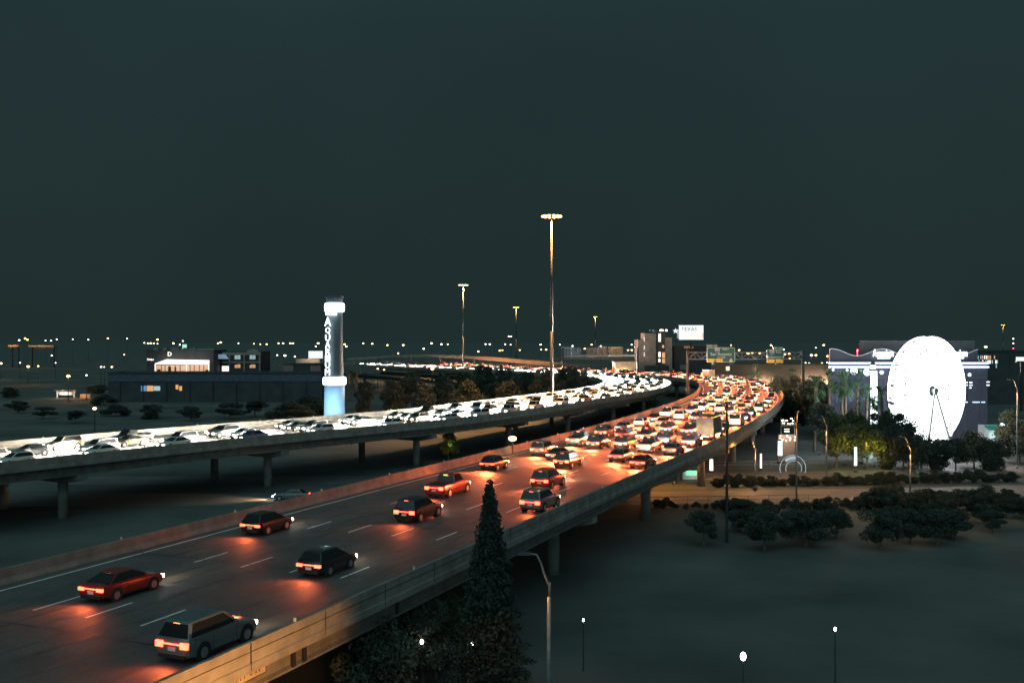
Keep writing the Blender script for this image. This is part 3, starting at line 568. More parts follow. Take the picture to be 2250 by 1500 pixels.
for x0, x1 in ((516, 529), (549, 562)):
    for j, (ya, yb, ms) in enumerate(((779, 789, 'winc'), (800, 808, 'wino'))):
        for k_ in range(4): xx = x0+(x1-x0)*k_/4; win(t, 380, xx, ya+random.random()*2, xx+2.2, yb, M[ms], 'window', .08)
ar = MB(); q = at(556, 776, 380); ar.prism([(2.6*math.cos(a), 1.7*math.sin(a)) for a in np.linspace(0, PI, 12)], (0, .5, 0), (q.x-t.location.x, -.45, q.z), (1, 0, 0), (0, 0, 1)); ar.build('gable', M['brick'], t)
win(t, 380, 488, 804, 503, 817, M['winw'], 'shop_window', .1, 'bright white window')
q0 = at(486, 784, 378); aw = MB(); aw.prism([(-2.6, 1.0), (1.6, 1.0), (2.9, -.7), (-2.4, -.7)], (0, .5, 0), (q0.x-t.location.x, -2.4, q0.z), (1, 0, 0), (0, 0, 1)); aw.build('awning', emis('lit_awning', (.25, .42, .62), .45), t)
t, wd, H = building('shed', 'small clay-walled building behind the long one, left of the tower', 622, 706, 801, 385, 12, M['bwall']); win(t, 385, 622, 802, 644, 820, M['cone'], 'bay'); win(t, 385, 682, 803, 704, 820, M['cone'], 'bay')
# white billboard
def board(px0, py0, px1, py1, Y, label, m, lamps=6):
    a, b = at(px0, py0, Y), at(px1, py1, Y); wd, h = b.x-a.x, a.z-b.z; t = thing('billboard', label, 'billboard', ((a.x+b.x)/2, Y, 0))
    mb = MB(); mb.box((0, 0, (a.z+b.z)/2), (wd, .4, h)); mb.build('panel', m, t)
    fm = MB(); fm.box((0, .45, b.z-.25), (wd*.98, 1.2, .25)); fm.box((0, .5, (a.z+b.z)/2), (wd*1.02, .3, h*1.05)); fm.build('frame', M['dark'], t)
    mb = MB(); mb.bar((0, .9, 0), (0, .9, b.z), .45, n=10); mb.build('post', M['dark'], t)
    for i in range(lamps):
        mb = MB(); x = -wd/2+wd*(i+.5)/lamps; mb.bar((x, -.1, b.z-.2), (x, -1.2, b.z-.25), .05, n=5); mb.box((x, -1.3, b.z-.2), (.5, .3, .2)); mb.build('lamp_arm', M['dark'], t)
    return t, (a, b)
board(678, 771, 709, 787, 520, 'blank white billboard just left of the glowing tower', M['board'])
a, b = at(650, 788, 500), at(703, 797, 500); t = thing('ramp_wall', 'pale pink stretch of lit retaining wall under the white billboard', 'wall', ((a.x+b.x)/2, 500, 0)); mb = MB(); mb.box((0, 0, (a.z+b.z)/2), (b.x-a.x, 1, a.z-b.z)); mb.build('parapet', M['tan'], t); mb = MB(); mb.box((0, .1, b.z/2), (b.x-a.x-.5, .7, b.z-.02)); mb.build('wall', M['conc'], t)
lamp('wall_lamp', 'SPOT', (2, -5, b.z+4), 1500, (1, .75, .65), t, .3, (0, 1, -.6), 120)
# little canopy far left, lit by its lamp
q = flat(146, 874, 0); t = thing('canopy', 'small open canopy on white posts lit white and orange at the far left', 'canopy', (q.x, q.y, 0)); kk = q.y/F
for dx in (-20, 17):
    mb = MB(); mb.box((dx*kk, 0, 1.35), (.45, .45, 2.7)); mb.build('post', M['white'], t)
mb = MB(); mb.box((-2*kk, 0, 2.82), (44*kk, 3, .25)); mb.build('roof', M['tan'], t)
mb = MB(); mb.box((-4*kk, 1, 1.6), (30*kk, .1, 1.2)); mb.build('back_panel', M['white'], t)
mb = MB(); mb.box((44*kk, -1, .7), (22*kk, .3, 1.6)); t2 = mb.build('wall', M['tan']); t2.location = (q.x, q.y, 0); tag(t2, 'low orange-lit wall right of the small canopy', 'wall')
lamp('canopy_lamp', 'POINT', (-6*kk, -1.5, 2.3), 500, (1, .82, .68), t, .2); lamp('wall_lamp', 'POINT', (40*kk, -4, 3.2), 900, SOD, t2, .2)
# ------------------------------------------------------------------ sign bridges
def gantry(P0, P1, z0, z1, label, zb):
    P0, P1 = Vector(P0), Vector(P1); d = (P1-P0); Lg = d.length; rz = math.atan2(d.y, d.x); t = thing('sign_bridge', label, 'sign gantry', (P0.x, P0.y, 0), rz)
    for x in (0, Lg):
        mb = MB(); mb.bar((x, 0, zb), (x, 0, z0+.5), .42, .36, 12); mb.build('post', M['mast'], t, True)
    tr = MB()
    for y in (-.5, .5):
        for z in (z0, z1): tr.bar((.2, y, z), (Lg-.2, y, z), .09, n=6)
    n = int(Lg/1.6)
    for i in range(n):
        x0, x1 = .2+(Lg-.4)*i/n, .2+(Lg-.4)*(i+1)/n; a, b = (z0, z1) if i % 2 else (z1, z0)
        for y in (-.5, .5): tr.bar((x0, y, a), (x1, y, b), .045, n=5); tr.bar((x1, y, z0), (x1, y, z1), .04, n=5)
        tr.bar((x1, -.5, z0), (x1, .5, z0), .04, n=5)
    tr.build('truss', M['steel'], t); return t, Lg
Yg = 247
A = at(1511, 775, Yg); B = at(1764, 772, Yg)
t, Lg = gantry((A.x, Yg, 0), (B.x, Yg, 0), at(0, 774, Yg).z, at(0, 789, Yg).z, 'sign bridge with two green destination signs over the red-lit viaduct', 0)
def sign(px0, py0, px1, py1, tab, tabx, lines, yel, label, extra=None):
    a, b = at(px0, py0, Yg-.8), at(px1, py1, Yg-.8); w_, h_ = b.x-a.x, a.z-b.z; cx, cz = (a.x+b.x)/2, (a.z+b.z)/2
    t = thing('road_sign', label, 'road sign', (cx, Yg-.85, 0), 0, 'green destination signs')
    mb = MB(); mb.box((0, 0, cz), (w_, .1, h_)); mb.build('panel', M['green'], t)
    bo = MB(); th = .10
    for c, d in (((0, -.06, cz+h_/2-th), (w_-.1, .02, th)), ((0, -.06, cz-h_/2+th), (w_-.1, .02, th)), ((w_/2-th, -.06, cz), (th, .02, h_-.1)), ((-w_/2+th, -.06, cz), (th, .02, h_-.1))): bo.box(c, d)
    bo.build('border', M['signw'], t)
    tx0, tx1, ty0, ty1, ttext = tab; a2, b2 = at(tx0, ty0, Yg-.8), at(tx1, ty1, Yg-.8)
    mb = MB(); mb.box(((a2.x+b2.x)/2-cx, 0, (a2.z+b2.z)/2+.02), (b2.x-a2.x, .1, a2.z-b2.z)); tb = mb.build('exit_tab', M['green'], t); text(ttext, .62, .02, M['signw'], 'lettering', tb, ((a2.x+b2.x)/2-cx, -.07, (a2.z+b2.z)/2))
    for s_, x, y, sz in lines:
        q = at(x, y, Yg-.8); text(s_, sz, .02, M['signw'], 'lettering', t, (q.x-cx, -.07, q.z))
    x0, y0, x1, y1 = yel; a3, b3 = at(x0, y0, Yg-.8), at(x1, y1, Yg-.8); xc, zc_ = (a3.x+b3.x)/2-cx, (a3.z+b3.z)/2
    mb = MB(); mb.box((xc, -.065, zc_), (b3.x-a3.x, .04, a3.z-b3.z)); ye = mb.build('exit_only_panel', M['signy'], t)
    wq = b3.x-a3.x; text('EXIT', .62, .02, M['signk'], 'lettering', ye, (xc-wq*.3, -.10, zc_)); text('ONLY', .62, .02, M['signk'], 'lettering', ye, (xc+wq*.3, -.10, zc_))
    def arrow(x, z, s_, m, par):
        mb = MB(); mb.prism([(-.12*s_, .5*s_), (-.12*s_, -.05*s_), (-.45*s_, .15*s_), (-.45*s_, -.08*s_), (0, -.5*s_), (.45*s_, -.08*s_), (.45*s_, .15*s_), (.12*s_, -.05*s_), (.12*s_, .5*s_)], (0, -.02, 0), (x, -.09, z), (1, 0, 0), (0, 0, 1)); mb.build('arrow', m, par)
    arrow(xc, zc_, .8, M['signk'], ye)
    if extra: q = at(extra[0], extra[1], Yg-.8); arrow(q.x-cx, q.z, 1.0, M['signw'], t)
    sx_, sy_ = (px0+(px1-px0)*.37, py0+7) if px1-px0 > 50 else (px0+(px1-px0)*.32, py0+7); q = at(sx_, sy_, Yg-.8)
    sp = [(-.5, .5), (-.25, .58), (0, .5), (.25, .58), (.5, .5), (.58, .1), (.45, -.3), (0, -.62), (-.45, -.3), (-.58, .1)]
    mb = MB(); mb.prism([(x*1.12, z*1.12) for x, z in sp], (0, -.02, 0), (q.x-cx, -.06, q.z), (1, 0, 0), (0, 0, 1), 0); shd = mb.build('route_shield', M['signw'], t)
    mb = MB(); mb.prism([(x, z) for x, z in sp if z < .4]+[], (0, -.02, 0), (q.x-cx, -.085, q.z-.02), (1, 0, 0), (0, 0, 1)); mb.build('shield_field', M['signb'], shd)
    mb = MB(); mb.box((q.x-cx, -.095, q.z+.34), (.98, .02, .24)); mb.build('shield_band', M['signr'], shd); text('10', .52, .01, M['signw'], 'lettering', shd, (q.x-cx, -.115, q.z-.1))
    for xx in ((-.3, .3) if w_ > 5 else (0,)):
        lmf = MB(); lmf.bar((xx*w_, .1, cz-h_/2-.1), (xx*w_, -1.7, cz-h_/2-.35), .04, n=5); lmf.box((xx*w_, -1.8, cz-h_/2-.3), (.7, .3, .16)); lmf.build('sign_lamp', M['steel'], t)
        lamp('sign_glow', 'SPOT', (xx*w_, -1.8, cz-h_/2-.15), 9, (.85, 1, .95), t, .25, (0, 1.75, h_*.55), 130, .6)
    return t
sign(1553, 763, 1615, 796, (1553, 1577, 757, 762.6, 'EXIT 48B'), 0, [('WEST', 1594, 767.5, .62), ('San Antonio', 1584, 778, 1.05), ('1/2 MILE', 1584, 785, .6)], (1554, 788, 1588, 795.4), 'wide green road sign reading San Antonio with a yellow exit strip', (1606, 791.5))
sign(1684, 768, 1722, 797, (1698, 1722, 760.5, 767.6, 'EXIT 48A'), 0, [('East', 1711, 773, .85), ('Beaumont', 1703, 784, 1.0)], (1685, 789.3, 1721, 796.4), 'narrow green road sign reading Beaumont with a yellow exit strip')
q = at(1778, 836, Yg-.7); t = thing('small_sign', 'small white two-line notice fixed to the right post of the sign bridge', 'sign', (q.x, Yg-.9, 0)); mb = MB(); mb.box((0, 0, q.z), (1.45, .06, 1.35)); mb.build('panel', M['signw'], t)
for s_, dz in (('NEXT', .28), ('EXIT', -.3)): text(s_, .5, .01, M['signk'], 'lettering', t, (0, -.045, q.z+dz))
mb = MB(); mb.bar((0, .03, q.z), (-.9, .75, q.z), .04, n=5); mb.build('bracket', M['steel'], t)
lamp('sign_glow', 'SPOT', (0, -1.5, q.z-1.5), 25, (.9, .95, 1), t, .2, (0, 1, .9), 110)
# second bridge, seen from behind
G0, G1 = (19.5, 381), (49.5, 392)
t, Lg = gantry(G0+(0,), G1+(0,), 18.0, 15.8, 'sign bridge seen from behind over the white-lit viaduct', 0)
rz = math.atan2(G1[1]-G0[1], G1[0]-G0[0]); d_ = Vector((math.cos(rz), math.sin(rz), 0)); nb = Vector((-d_.y, d_.x, 0))
for i, (a, b, za, zb, m) in enumerate(((.0, 3.6, 15.0, 18.9, 'alu'), (4.0, 7.8, 15.0, 18.6, 'alu'), (10.5, 15.2, 14.9, 18.5, 'tan'), (15.2, 19, 15.0, 19.1, 'tan'), (20, 26, 15, 18.9, 'tan'))):
    c = Vector(G0+(0,))+d_*((a+b)/2)+nb*1.0; lab = ['pale back of the leftmost sign on the rear-seen bridge', 'pale back of the second sign on the rear-seen bridge', 'orange-lit sign back left of centre on the rear-seen bridge', 'tall orange-lit sign back on the rear-seen bridge', 'widest orange-lit sign back, rightmost on the rear-seen bridge'][i]
    tt = thing('road_sign', lab, 'road sign', (c.x, c.y, 0), rz, 'sign backs on the rear-seen bridge'); mb = MB(); mb.box((0, 0, (za+zb)/2), (b-a-.08, .1, zb-za)); mb.build('panel', M[m], tt)
    mb = MB()
    for x in np.linspace(-(b-a)/2+.5, (b-a)/2-.5, 3): mb.box((x, -.12, (za+zb)/2), (.1, .12, zb-za))
    mb.build('stiffener', M['steel'], tt)
wk = MB(); wk.box((Lg/2, -1.1, 15.1), (Lg-4, .8, .12)); wk.box((Lg/2, -1.1, 15.5), (Lg-4, .05, .5)); wk.build('catwalk', M['alu'], t)
lamp('catwalk_lamp', 'POINT', (22, -4, 20), 700, SOD, t, .2)
# ------------------------------------------------------------------ middle distance: stepped tower block, billboard, ribbed wall
Yb = 470
t, wd, H = building('tower_block', 'stepped brown block with bright stair windows left of the texas billboard', 1401, 1480, 812, Yb, 20, M['brick'])
def blk(px0, px1, py0, yo, m, name='wall', dep=14):
    a, b = at(px0, py0, Yb+yo), at(px1, py0, Yb+yo); mb = MB(); mb.box(((a.x+b.x)/2-t.location.x, yo+dep/2, a.z/2), (b.x-a.x, dep, a.z)); return mb.build(name, m, t)
blk(1402, 1417, 746, 2, M['brick']); blk(1416, 1441, 732, 1, M['brick']); blk(1441.5, 1462, 727, 4, M['bwall']); blk(1462.5, 1477, 741, 2.4, M['brick']); blk(1420, 1470, 803, -4, M['bwall'], 'porch', 5)
def w2(x0, y0, x1, y1, m, yo=.9): 
    a, b = at(x0, y0, Yb+yo), at(x1, y1, Yb+yo); mb = MB(); mb.box(((a.x+b.x)/2-t.location.x, yo, (a.z+b.z)/2), (b.x-a.x, .3, a.z-b.z)); return mb.build('window', m, t)
for x0, y0, x1, y1, m in ((1447, 733, 1452, 750.5, 'winw'), (1447, 773, 1451.5, 784, 'winw'), (1447, 788, 1451, 795, 'winw')): w2(x0, y0, x1, y1, M[m], 3.8)
for x0, y0, x1, y1, m in ((1455, 774, 1461, 786, 'wino'), (1455, 788, 1461, 798, 'wino'), (1455, 758, 1459, 764, 'wino')): w2(x0, y0, x1, y1, M[m], 3.8)
for y0 in (741, 759, 774): w2(1415, y0, 1416, y0+9, M['winw'], .8)
for px in (1428, 1435, 1452, 1455, 1464):
    mb = MB(); q = at(px, 727, Yb+8); mb.box((q.x-t.location.x, 8, q.z+.3), (.8, .5, .7)); mb.build('roof_lamp', M['led'] if px > 1450 else M['steel'], t)
t2, wd2, H2 = building('annex', 'tan windowless box building left of the stepped block', 1351, 1399, 796, 440, 12, M['tan'])
t3, wd3, H3 = building('dark_warehouse', 'dark low building under the texas billboard', 1481, 1562, 762, 480, 24, M['bwall'])
win(t3, 480, 1494, 801, 1508, 812, M['brick'], 'door'); text('PEPERI', 1.6, .1, M['redsign'], 'lit_sign', t3, (at(1513, 761, 480).x-t3.location.x, -.3, at(1513, 763, 480).z)).data
tb, (a, b) = board(1492, 714.5, 1545.5, 746, 470, 'glowing texas billboard with a white star on its left', M['board'], 4)
cx = (a.x+b.x)/2; q = at(1514, 723.5, 470)
text('TEXAS', 2.35, .03, mat('faded_letter', (.03, .045, .05), .7), 'lettering', tb, (q.x-cx, -.24, q.z), scale=(1.08, 1, 1))
mb = MB(); q = at(1544, 737, 470); mb.box((q.x-cx, -.24, q.z), (.6, .06, 2.6)); mb.build('edge_stripe', M['boardo'], tb)
mb = MB(); q = at(1518, 741, 470); mb.box((q.x-cx, -.23, q.z), (10.2, .05, 1.3)); mb.build('lower_band', emis('peach_band', (1, .86, .76), 1.0), tb)
q = at(1484.5, 727, 469.5); st = MB(); st.prism([((1.35 if i % 2 == 0 else .55)*math.sin(PI*i/5), (1.35 if i % 2 == 0 else .55)*math.cos(PI*i/5)) for i in range(10)], (0, .3, 0), (q.x-cx, -.5, q.z), (1, 0, 0), (0, 0, 1)); st.build('star', M['star'], tb)
mb = MB(); q2 = at(1490, 732, 470); mb.box((q2.x-cx, .1, q2.z-.3), (1.0, .2, 4.4)); mb.build('side_panel', emis('dim_blue_panel', (.05, .22, .36), .5), tb)
# ribbed wall beyond the bend
a, b = at(1569, 801, 418), at(1830, 800, 408); rz = math.atan2(b.y-a.y, b.x-a.x); Lw = (b-a).length; Hw = (a.z+b.z)/2
t = thing('ribbed_warehouse', 'long orange-lit ribbed metal warehouse wall beyond the bend', 'building', (a.x, a.y, 0), rz)
mb = MB(); mb.box((Lw/2, 6, Hw/2), (Lw, 12, Hw)); mb.build('wall', M['corr'], t)
mb = MB(); mb.box((Lw/2, 6, Hw+.25), (Lw+.4, 12.4, .3)); mb.build('roof', M['bwall'], t)
for i, x in enumerate((.10, .36, .42, .50, .72, .80, .88, .95)):
    fm = MB(); fm.box((x*Lw, -1.5, 3.0), (.4, .3, .3)); fm.bar((x*Lw, -1.5, 0), (x*Lw, -1.5, 2.85), .06, n=6); fm.build('floodlight', M['dark'], t); lamp('flood', 'SPOT', (x*Lw, -1.4, 3.3), (900, 1300, 2000, 1800, 1400, 3200, 3600, 3000)[i], (1, .72, .48), t, .2, (0, .9, 1.2), 150, .5)
q = at(1596, 809, 340); t = thing('notice_board', 'pale square notice board in front of the ribbed wall', 'sign', (q.x, 338, 0)); mb = MB(); mb.box((0, 0, q.z), (1.2, .08, 1.35)); mb.build('panel', M['white'], t); mb = MB(); mb.bar((0, .08, 0), (0, .08, q.z), .06, n=6); mb.build('post', M['steel'], t)
lamp('sign_glow', 'SPOT', (0, -1.6, q.z-1.6), 45, (1, .9, .8), t, .2, (0, 1, 1), 90)
# ------------------------------------------------------------------ the big wheel
def big_wheel():
    Y = 177; c = at(2038, 858, Y); t = thing('ferris_wheel', 'brilliant white ferris wheel covered in LED strips, at the right', 'ferris wheel', c, R(31.5)); Rr = 9.45; hw = .85
    # local: axis along -y (towards camera), wheel in xz plane
    circ = lambda r, y, n=64: [(r*math.cos(a), y, r*math.sin(a)) for a in np.linspace(0, 2*PI, n, endpoint=False)]
    for y in (-hw, hw):
        mb = MB(); mb.tube(circ(Rr, y), .17, 6, 0, True); mb.build('rim', M['wheelrim'], t)
        for r in (9.0, 8.5, 7.8, 6.9, 5.8, 4.4, 2.6):
            mb = MB(); mb.tube(circ(r, y, 48), .085 if r != 8.5 else .11, 5, 0, True); mb.build('brace_ring', M['wheelled'], t)
    sp = MB(); sp.bar((0, 0, .75), (0, 0, Rr), .10, .13, 5); SM = sp.mesh('spoke', M['wheelled'])
    for k_ in range(48):
        for j, y in enumerate((-hw, hw)):
            o = link('spoke', SM, t); o.location = (0, y, 0); o.rotation_euler = (0, 2*PI*(k_+.5*j)/48, 0)
    hb = MB(); hb.bar((0, -1.7, 0), (0, 1.7, 0), .42, n=16); hb.bar((0, -1.0, 0), (0, -.7, 0), .95, n=20); hb.bar((0, .7, 0), (0, 1.0, 0), .95, n=20); hb.build('hub', M['steel'], t, False)
    hf = MB(); hf.bar((0, -1.72, 0), (0, -1.80, 0), .62, n=18); hf.build('hub_cap', M['alu'], t)
    for y in (-1.55, 1.55):
        for s_ in (-1, 1):
            mb = MB(); mb.bar((s_*.15, y, -.1), (s_*4.1, y*1.7, -c.z), .20, .26, 10); mb.build('support_leg', M['steel'], t)
    gb = MB(); gb.lathe((0, 0, -1.35), [(.28, 0), (.5, .12), (.58, .5), (.5, .62)], 10); gb.lathe((0, 0, -.35), [(.62, 0), (.5, .22), (.1, .34)], 10)
    for s_ in ((-.45, 0), (.45, 0), (0, .45), (0, -.45)): gb.bar((s_[0], s_[1], -.9), (s_[0], s_[1], -.3), .03, n=5)
    gb.bar((0, -.7, 0), (0, .7, 0), .05, n=6); GM = gb.mesh('gondola', M['white'])
    for k_ in range(20):
        a = 2*PI*(k_+.3)/20; o = link('gondola', GM, t); o.location = ((Rr+.1)*math.cos(a), 0, (Rr+.1)*math.sin(a))
    for s_ in (-1, 1):
        bl = MB(); bl.box((s_*4.1, 0, -c.z+.5), (1.4, 5.6, 1.0)); bl.build('footing', M['conc'], t)
    return t
big_wheel()
# ------------------------------------------------------------------ waterside hall behind the wheel
Ya = 205
t, wd, H = building('entertainment_hall', 'grey-violet hall with double blue neon lines and portholes behind the wheel', 1821, 2170, 795.5, Ya, 24, M['aq'], skew=9)
lx = t.location.x
for py in (797.5, 806):
    mb = MB(); z = at(0, py, Ya).z; mb.tube([(-wd/2-.1, -.35, z), (wd/2+.1, -.35, z)], .16, 8); mb.build('neon_tube', M['neon'], t)
wp = MB(); n = 60; xs = np.linspace(-wd/2+1.2, wd/2-.6, n); zs = H+2.0+.75*np.sin((xs+wd/2)*2*PI/10.5+.6)
wp.prism([(xs[0], H-.2)]+[(x, z) for x, z in zip(xs, zs)]+[(xs[-1], H-.2)], (0, .5, 0), (0, 3, 0), (1, 0, 0), (0, 0, 1)); wp.build('wave_parapet', M['aq'], t)
ww_ = MB(); ww_.tube([(x, 2.9, z) for x, z in zip(xs, zs)], .07, 6); ww_.build('parapet_trim', emis('dim_trim', (.75, .8, .9), .3), t)
a, b = at(1888, 748, Ya+9), at(2142, 748, Ya+9); sc = MB(); sc.prism([(a.x-lx, 9), (b.x-lx, 9), (b.x-lx+2.5, 15), (a.x-lx+2.5, 15)], (0, 0, a.z-H), (0, 0, H), (1, 0, 0), (0, 1, 0)); sc.build('ribbed_screen', M['corrd'], t)
for px, py, r in ((1830, 812, .3), (1861, 813, .28), (1876, 815, .62), (1891, 816, .28), (1905, 817, .62), (1937, 818, .5), (2130, 823, .42)):
    q = at(px, py, Ya); mb = MB(); mb.bar((q.x-lx, -.12, q.z), (q.x-lx, .02, q.z), r*.7, n=18); ph = mb.build('porthole', M['port'], t)
    mb = MB(); mb.tube([(q.x-lx+r*1.1*math.cos(x), -.12, q.z+r*1.1*math.sin(x)) for x in np.linspace(0, 2*PI, 24, endpoint=False)], .06, 6, 0, True); mb.build('frame', M['port'] if r > .5 else M['steel'], ph)
for px, sc_ in ((1942, .9), (2104, .9)):
    q = at(px, 775, Ya+2.5); text('Aquarium', 1.75 if px < 2000 else 1.75, .12, M['script'], 'lit_sign', t, (q.x-lx, 2.75, q.z-.1), scale=(.62, 1.25, 1)); mb = MB(); q2 = at(px+1, 785.5, Ya+2.5); mb.box((q2.x-lx, 2.8, q2.z), (2.6, .2, .4)); mb.build('sign_bar', M['script'], t)
for px, py in ((1884, 769.5), (2066, 744)):
    q = at(px, py, Ya+6); mb = MB(); mb.ball(q-Vector((lx, Ya, 0)), .2, 8, 6); mb.bar(q-Vector((lx, Ya, 2.2)), q-Vector((lx, Ya, .15)), .05, n=5); mb.build('beacon', M['red'], t)
for y0, x0, x1 in ((839, 2123, 2136), (845, 2123, 2136), (851, 2128, 2134), (838, 2168, 2174), (845, 2168, 2174)): win(t, Ya, x0, y0, x1, y0+1.6, M['port'], 'slot_window', .08)
for x0, x1 in ((2123, 2134), (2142, 2160), (2172, 2198)): win(t, Ya-1, min(x0, 2160), 883, min(x1, 2169), 884.6, M['neon'], 'slot_window', .08)
for k_ in range(13):
    mb = MB(); x = -wd/2+1.5+k_*(wd-3)/12; mb.box((x, -.06, H/2-1.6), (.35, .12, H-4.2)); mb.build('pilaster', M['aq'], t)
mb = MB(); mb.box((0, -.09, at(0, 829, Ya).z), (wd-.2, .16, .18)); mb.build('string_course', M['tower'], t)
for px in (1841, 1868, 1898): q = at(px, 860, Ya); lamp('wall_wash', 'SPOT', (q.x-lx, -1.2, q.z-3), 260, (.25, .5, 1), t, .2, (0, .35, 1), 70, .6)
# lighthouse with lit strips
q = at(1918, 905, 198); t = thing('lighthouse', 'slim lit lighthouse column with glowing white strips before the hall', 'lighthouse', (q.x, 198, 0)); zt = at(0, 812, 198).z
mb = MB(); mb.lathe((0, 0, 0), [(.72, 0), (.62, zt)], 14); mb.build('shaft', M['tower'], t, True)
for x in (-.6, -.22, .22, .6):
    mb = MB(); mb.bar((x, -.55 if abs(x) > .4 else -.72, .4), (x*.9, -.5 if abs(x) > .4 else -.66, zt-.2), .10, n=6); mb.build('light_strip', M['letter'], t)
mb = MB(); mb.lathe((0, 0, zt), [(.75, 0), (.75, .12), (.5, .13), (.5, 1.0), (.7, 1.02), (.1, 1.7)], 12); mb.build('lantern_room', M['dark'], t)
mb = MB(); mb.lathe((0, 0, zt+.2), [(.53, 0), (.53, .75)], 12); mb.build('lantern', M['port'], t)
# office with lit windows at the right edge
t, wd, H = building('office_block', 'dark office block with two rows of lit windows at the right', 2146, 2262, 772, 330, 16, M['bwall'])
for px in (2148, 2154, 2158, 2162.5, 2167, 2171.5, 2175, 2184): win(t, 330, px, 781, px+2, 788.5, M[random.choice(['winw', 'winw', 'wino', 'winc'])], 'window', .1)
for px in (2150, 2158, 2165, 2170, 2174, 2179, 2187, 2190): win(t, 330, px, 791, px+2.2, 798.5, M[random.choice(['winw', 'winw', 'winc'])], 'window', .1)
win(t, 330, 2188, 801, 2190, 808, M['winc'], 'window', .1)
board(2234, 784, 2262, 793, 300, 'bright white blank billboard cut by the right edge', M['board'], 3)
t = thing('radio_mast', 'thin radio mast with red and white beacons at the right edge', 'radio mast', (at(2226, 750, 900).x, 900, 0)); mb = MB(); z_ = at(0, 742, 900).z; mb.bar((0, 0, 0), (0, 0, z_), .5, .25, 6); mb.build('mast', M['dark'], t)
for py, m in ((744, 'led'), (754, 'led'), (765, 'red')):
    mb = MB(); mb.ball((0, -.4, at(0, py, 900).z), .5, 8, 5); mb.build('beacon', M[m], t)
# ------------------------------------------------------------------ fairground bits under and beyond the red-lit viaduct
def post_light(px, py0, py1, Y, r, m, label):
    a, b = at(px, py0, Y), at(px, py1, Y); t = thing('light_column', label, 'light column', (a.x, Y, 0)); mb = MB(); mb.bar((0, 0, max(.3, b.z)), (0, 0, a.z), r, r*.9, 12); mb.build('tube', m, t, True); mb = MB(); mb.lathe((0, 0, 0), [(r*1.6, 0), (r*1.6, .25), (r*1.2, .3)], 12); mb.build('base', M['dark'], t); mb = MB(); mb.lathe((0, 0, a.z+.01), [(r*1.2, 0), (r*1.2, .1), (r*.3, .25)], 12); mb.build('cap', M['dark'], t); return t
post_light(1880, 982, 1022, 160, .22, M['cyanw'], 'cyan-white glowing column in front of the yellow-leaved trees')
post_light(1714, 968, 1000, 172, .38, M['cyanw'], 'short thick pale cyan column behind the blue ring')
post_light(1672, 996, 1032, 163, .17, M['winw'], 'white glowing column right of the round pier')  # pillar whose own glow replaces the light falling on it
post_light(1563, 1008, 1040, 160, .3, M['winw'], 'wide white glowing column between the two piers')  # emission put in place of the white light on this pillar
q = at(1742, 1029, 158); t = thing('blue_ring', 'pair of dim blue hoops standing on the far street edge', 'hoop', (q.x, 158, 0))
for r, dy in ((2.05, 0), (1.25, -.5)):
    mb = MB(); mb.tube([(r*math.cos(a), dy, .9+r*math.sin(a)) for a in np.linspace(-.35, PI+.35, 40)], .06, 6); mb.build('hoop', M['tube'], t)
mb = MB(); mb.tube([(1.65*math.cos(a), -.2, .9+1.65*math.sin(a)) for a in np.linspace(PI*.42, PI*.75, 12)], .26, 8); mb.build('fish_panel', M['tube'], t)
def kiosk(px0, px1, py0, py1, Y, label, ma, mw):
    a, b = at(px0, py0, Y), at(px1, py1, Y); w_ = b.x-a.x; h = max(2.2, a.z); t = thing('kiosk', label, 'kiosk', ((a.x+b.x)/2, Y, 0))
    mb = MB(); mb.box((0, 1.5, h/2), (w_, 3, h)); mb.build('wall', M['white'], t); mb = MB(); mb.prism([(-.2, 0), (1.6, -.7), (1.6, -.8), (-.2, -.12)], (w_*1.05, 0, 0), (-w_*.525, 0, h+.1), (0, -1, 0), (0, 0, 1)); mb.build('awning', ma, t)
    mb = MB(); mb.box((0, -.03, h*.5), (w_*.7, .05, h*.45)); mb.build('counter_window', mw, t); lamp('kiosk_lamp', 'POINT', (0, -1.2, h*.7), 60, (.7, 1, .95), t, .2); return t
kiosk(1896, 1918, 982, 1008, 172, 'teal and white lit kiosk right of the cyan column', M['teal'], M['winc'])
kiosk(1500, 1542, 1022, 1044, 152, 'green-lit kiosk tucked under the edge of the red-lit viaduct', M['teal'], M['greenlit'])
kiosk(2165, 2215, 935, 955, 190, 'teal-lit ticket hut right of the wheel', M['teal'], M['winc'])
t = thing('festoon_stall', 'stall hung with warm festoon bulbs behind the blue hoops', 'stall', (at(1731, 1000, 175).x, 175, 0)); sx0 = 0
mb = MB(); mb.box((0, .8, 2.3), (3.0, .3, 4.6)); mb.build('back_panel', M['brick'], t)
for zz, ww in ((7.0, 1.0), (4.0, 1.3)):
    mb = MB()
    for k_ in range(14): mb.ball((random.uniform(-ww, ww), random.uniform(-.3, .3), zz+random.uniform(-.5, .6)), .12, 6, 4)
    mb.build('bulbs', M['festoon'], t)
mb = MB(); mb.bar((-1.2, 0, 0), (-1.2, 0, 7.8), .06, n=6); mb.bar((1.2, 0, 0), (1.2, 0, 7.8), .06, n=6); mb.bar((-1.2, 0, 6.2), (1.2, 0, 6.3), .05, n=6); mb.build('frame', M['steel'], t)
for zz in (5.2, 5.6):
    mb = MB(); mb.box((-.2, -.1, zz), (.9, .08, .16)); mb.build('light_bar', M['winw'], t)
lamp('stall_lamp', 'POINT', (0, -1.0, 4.2), 260, (1, .62, .38), t, .3)
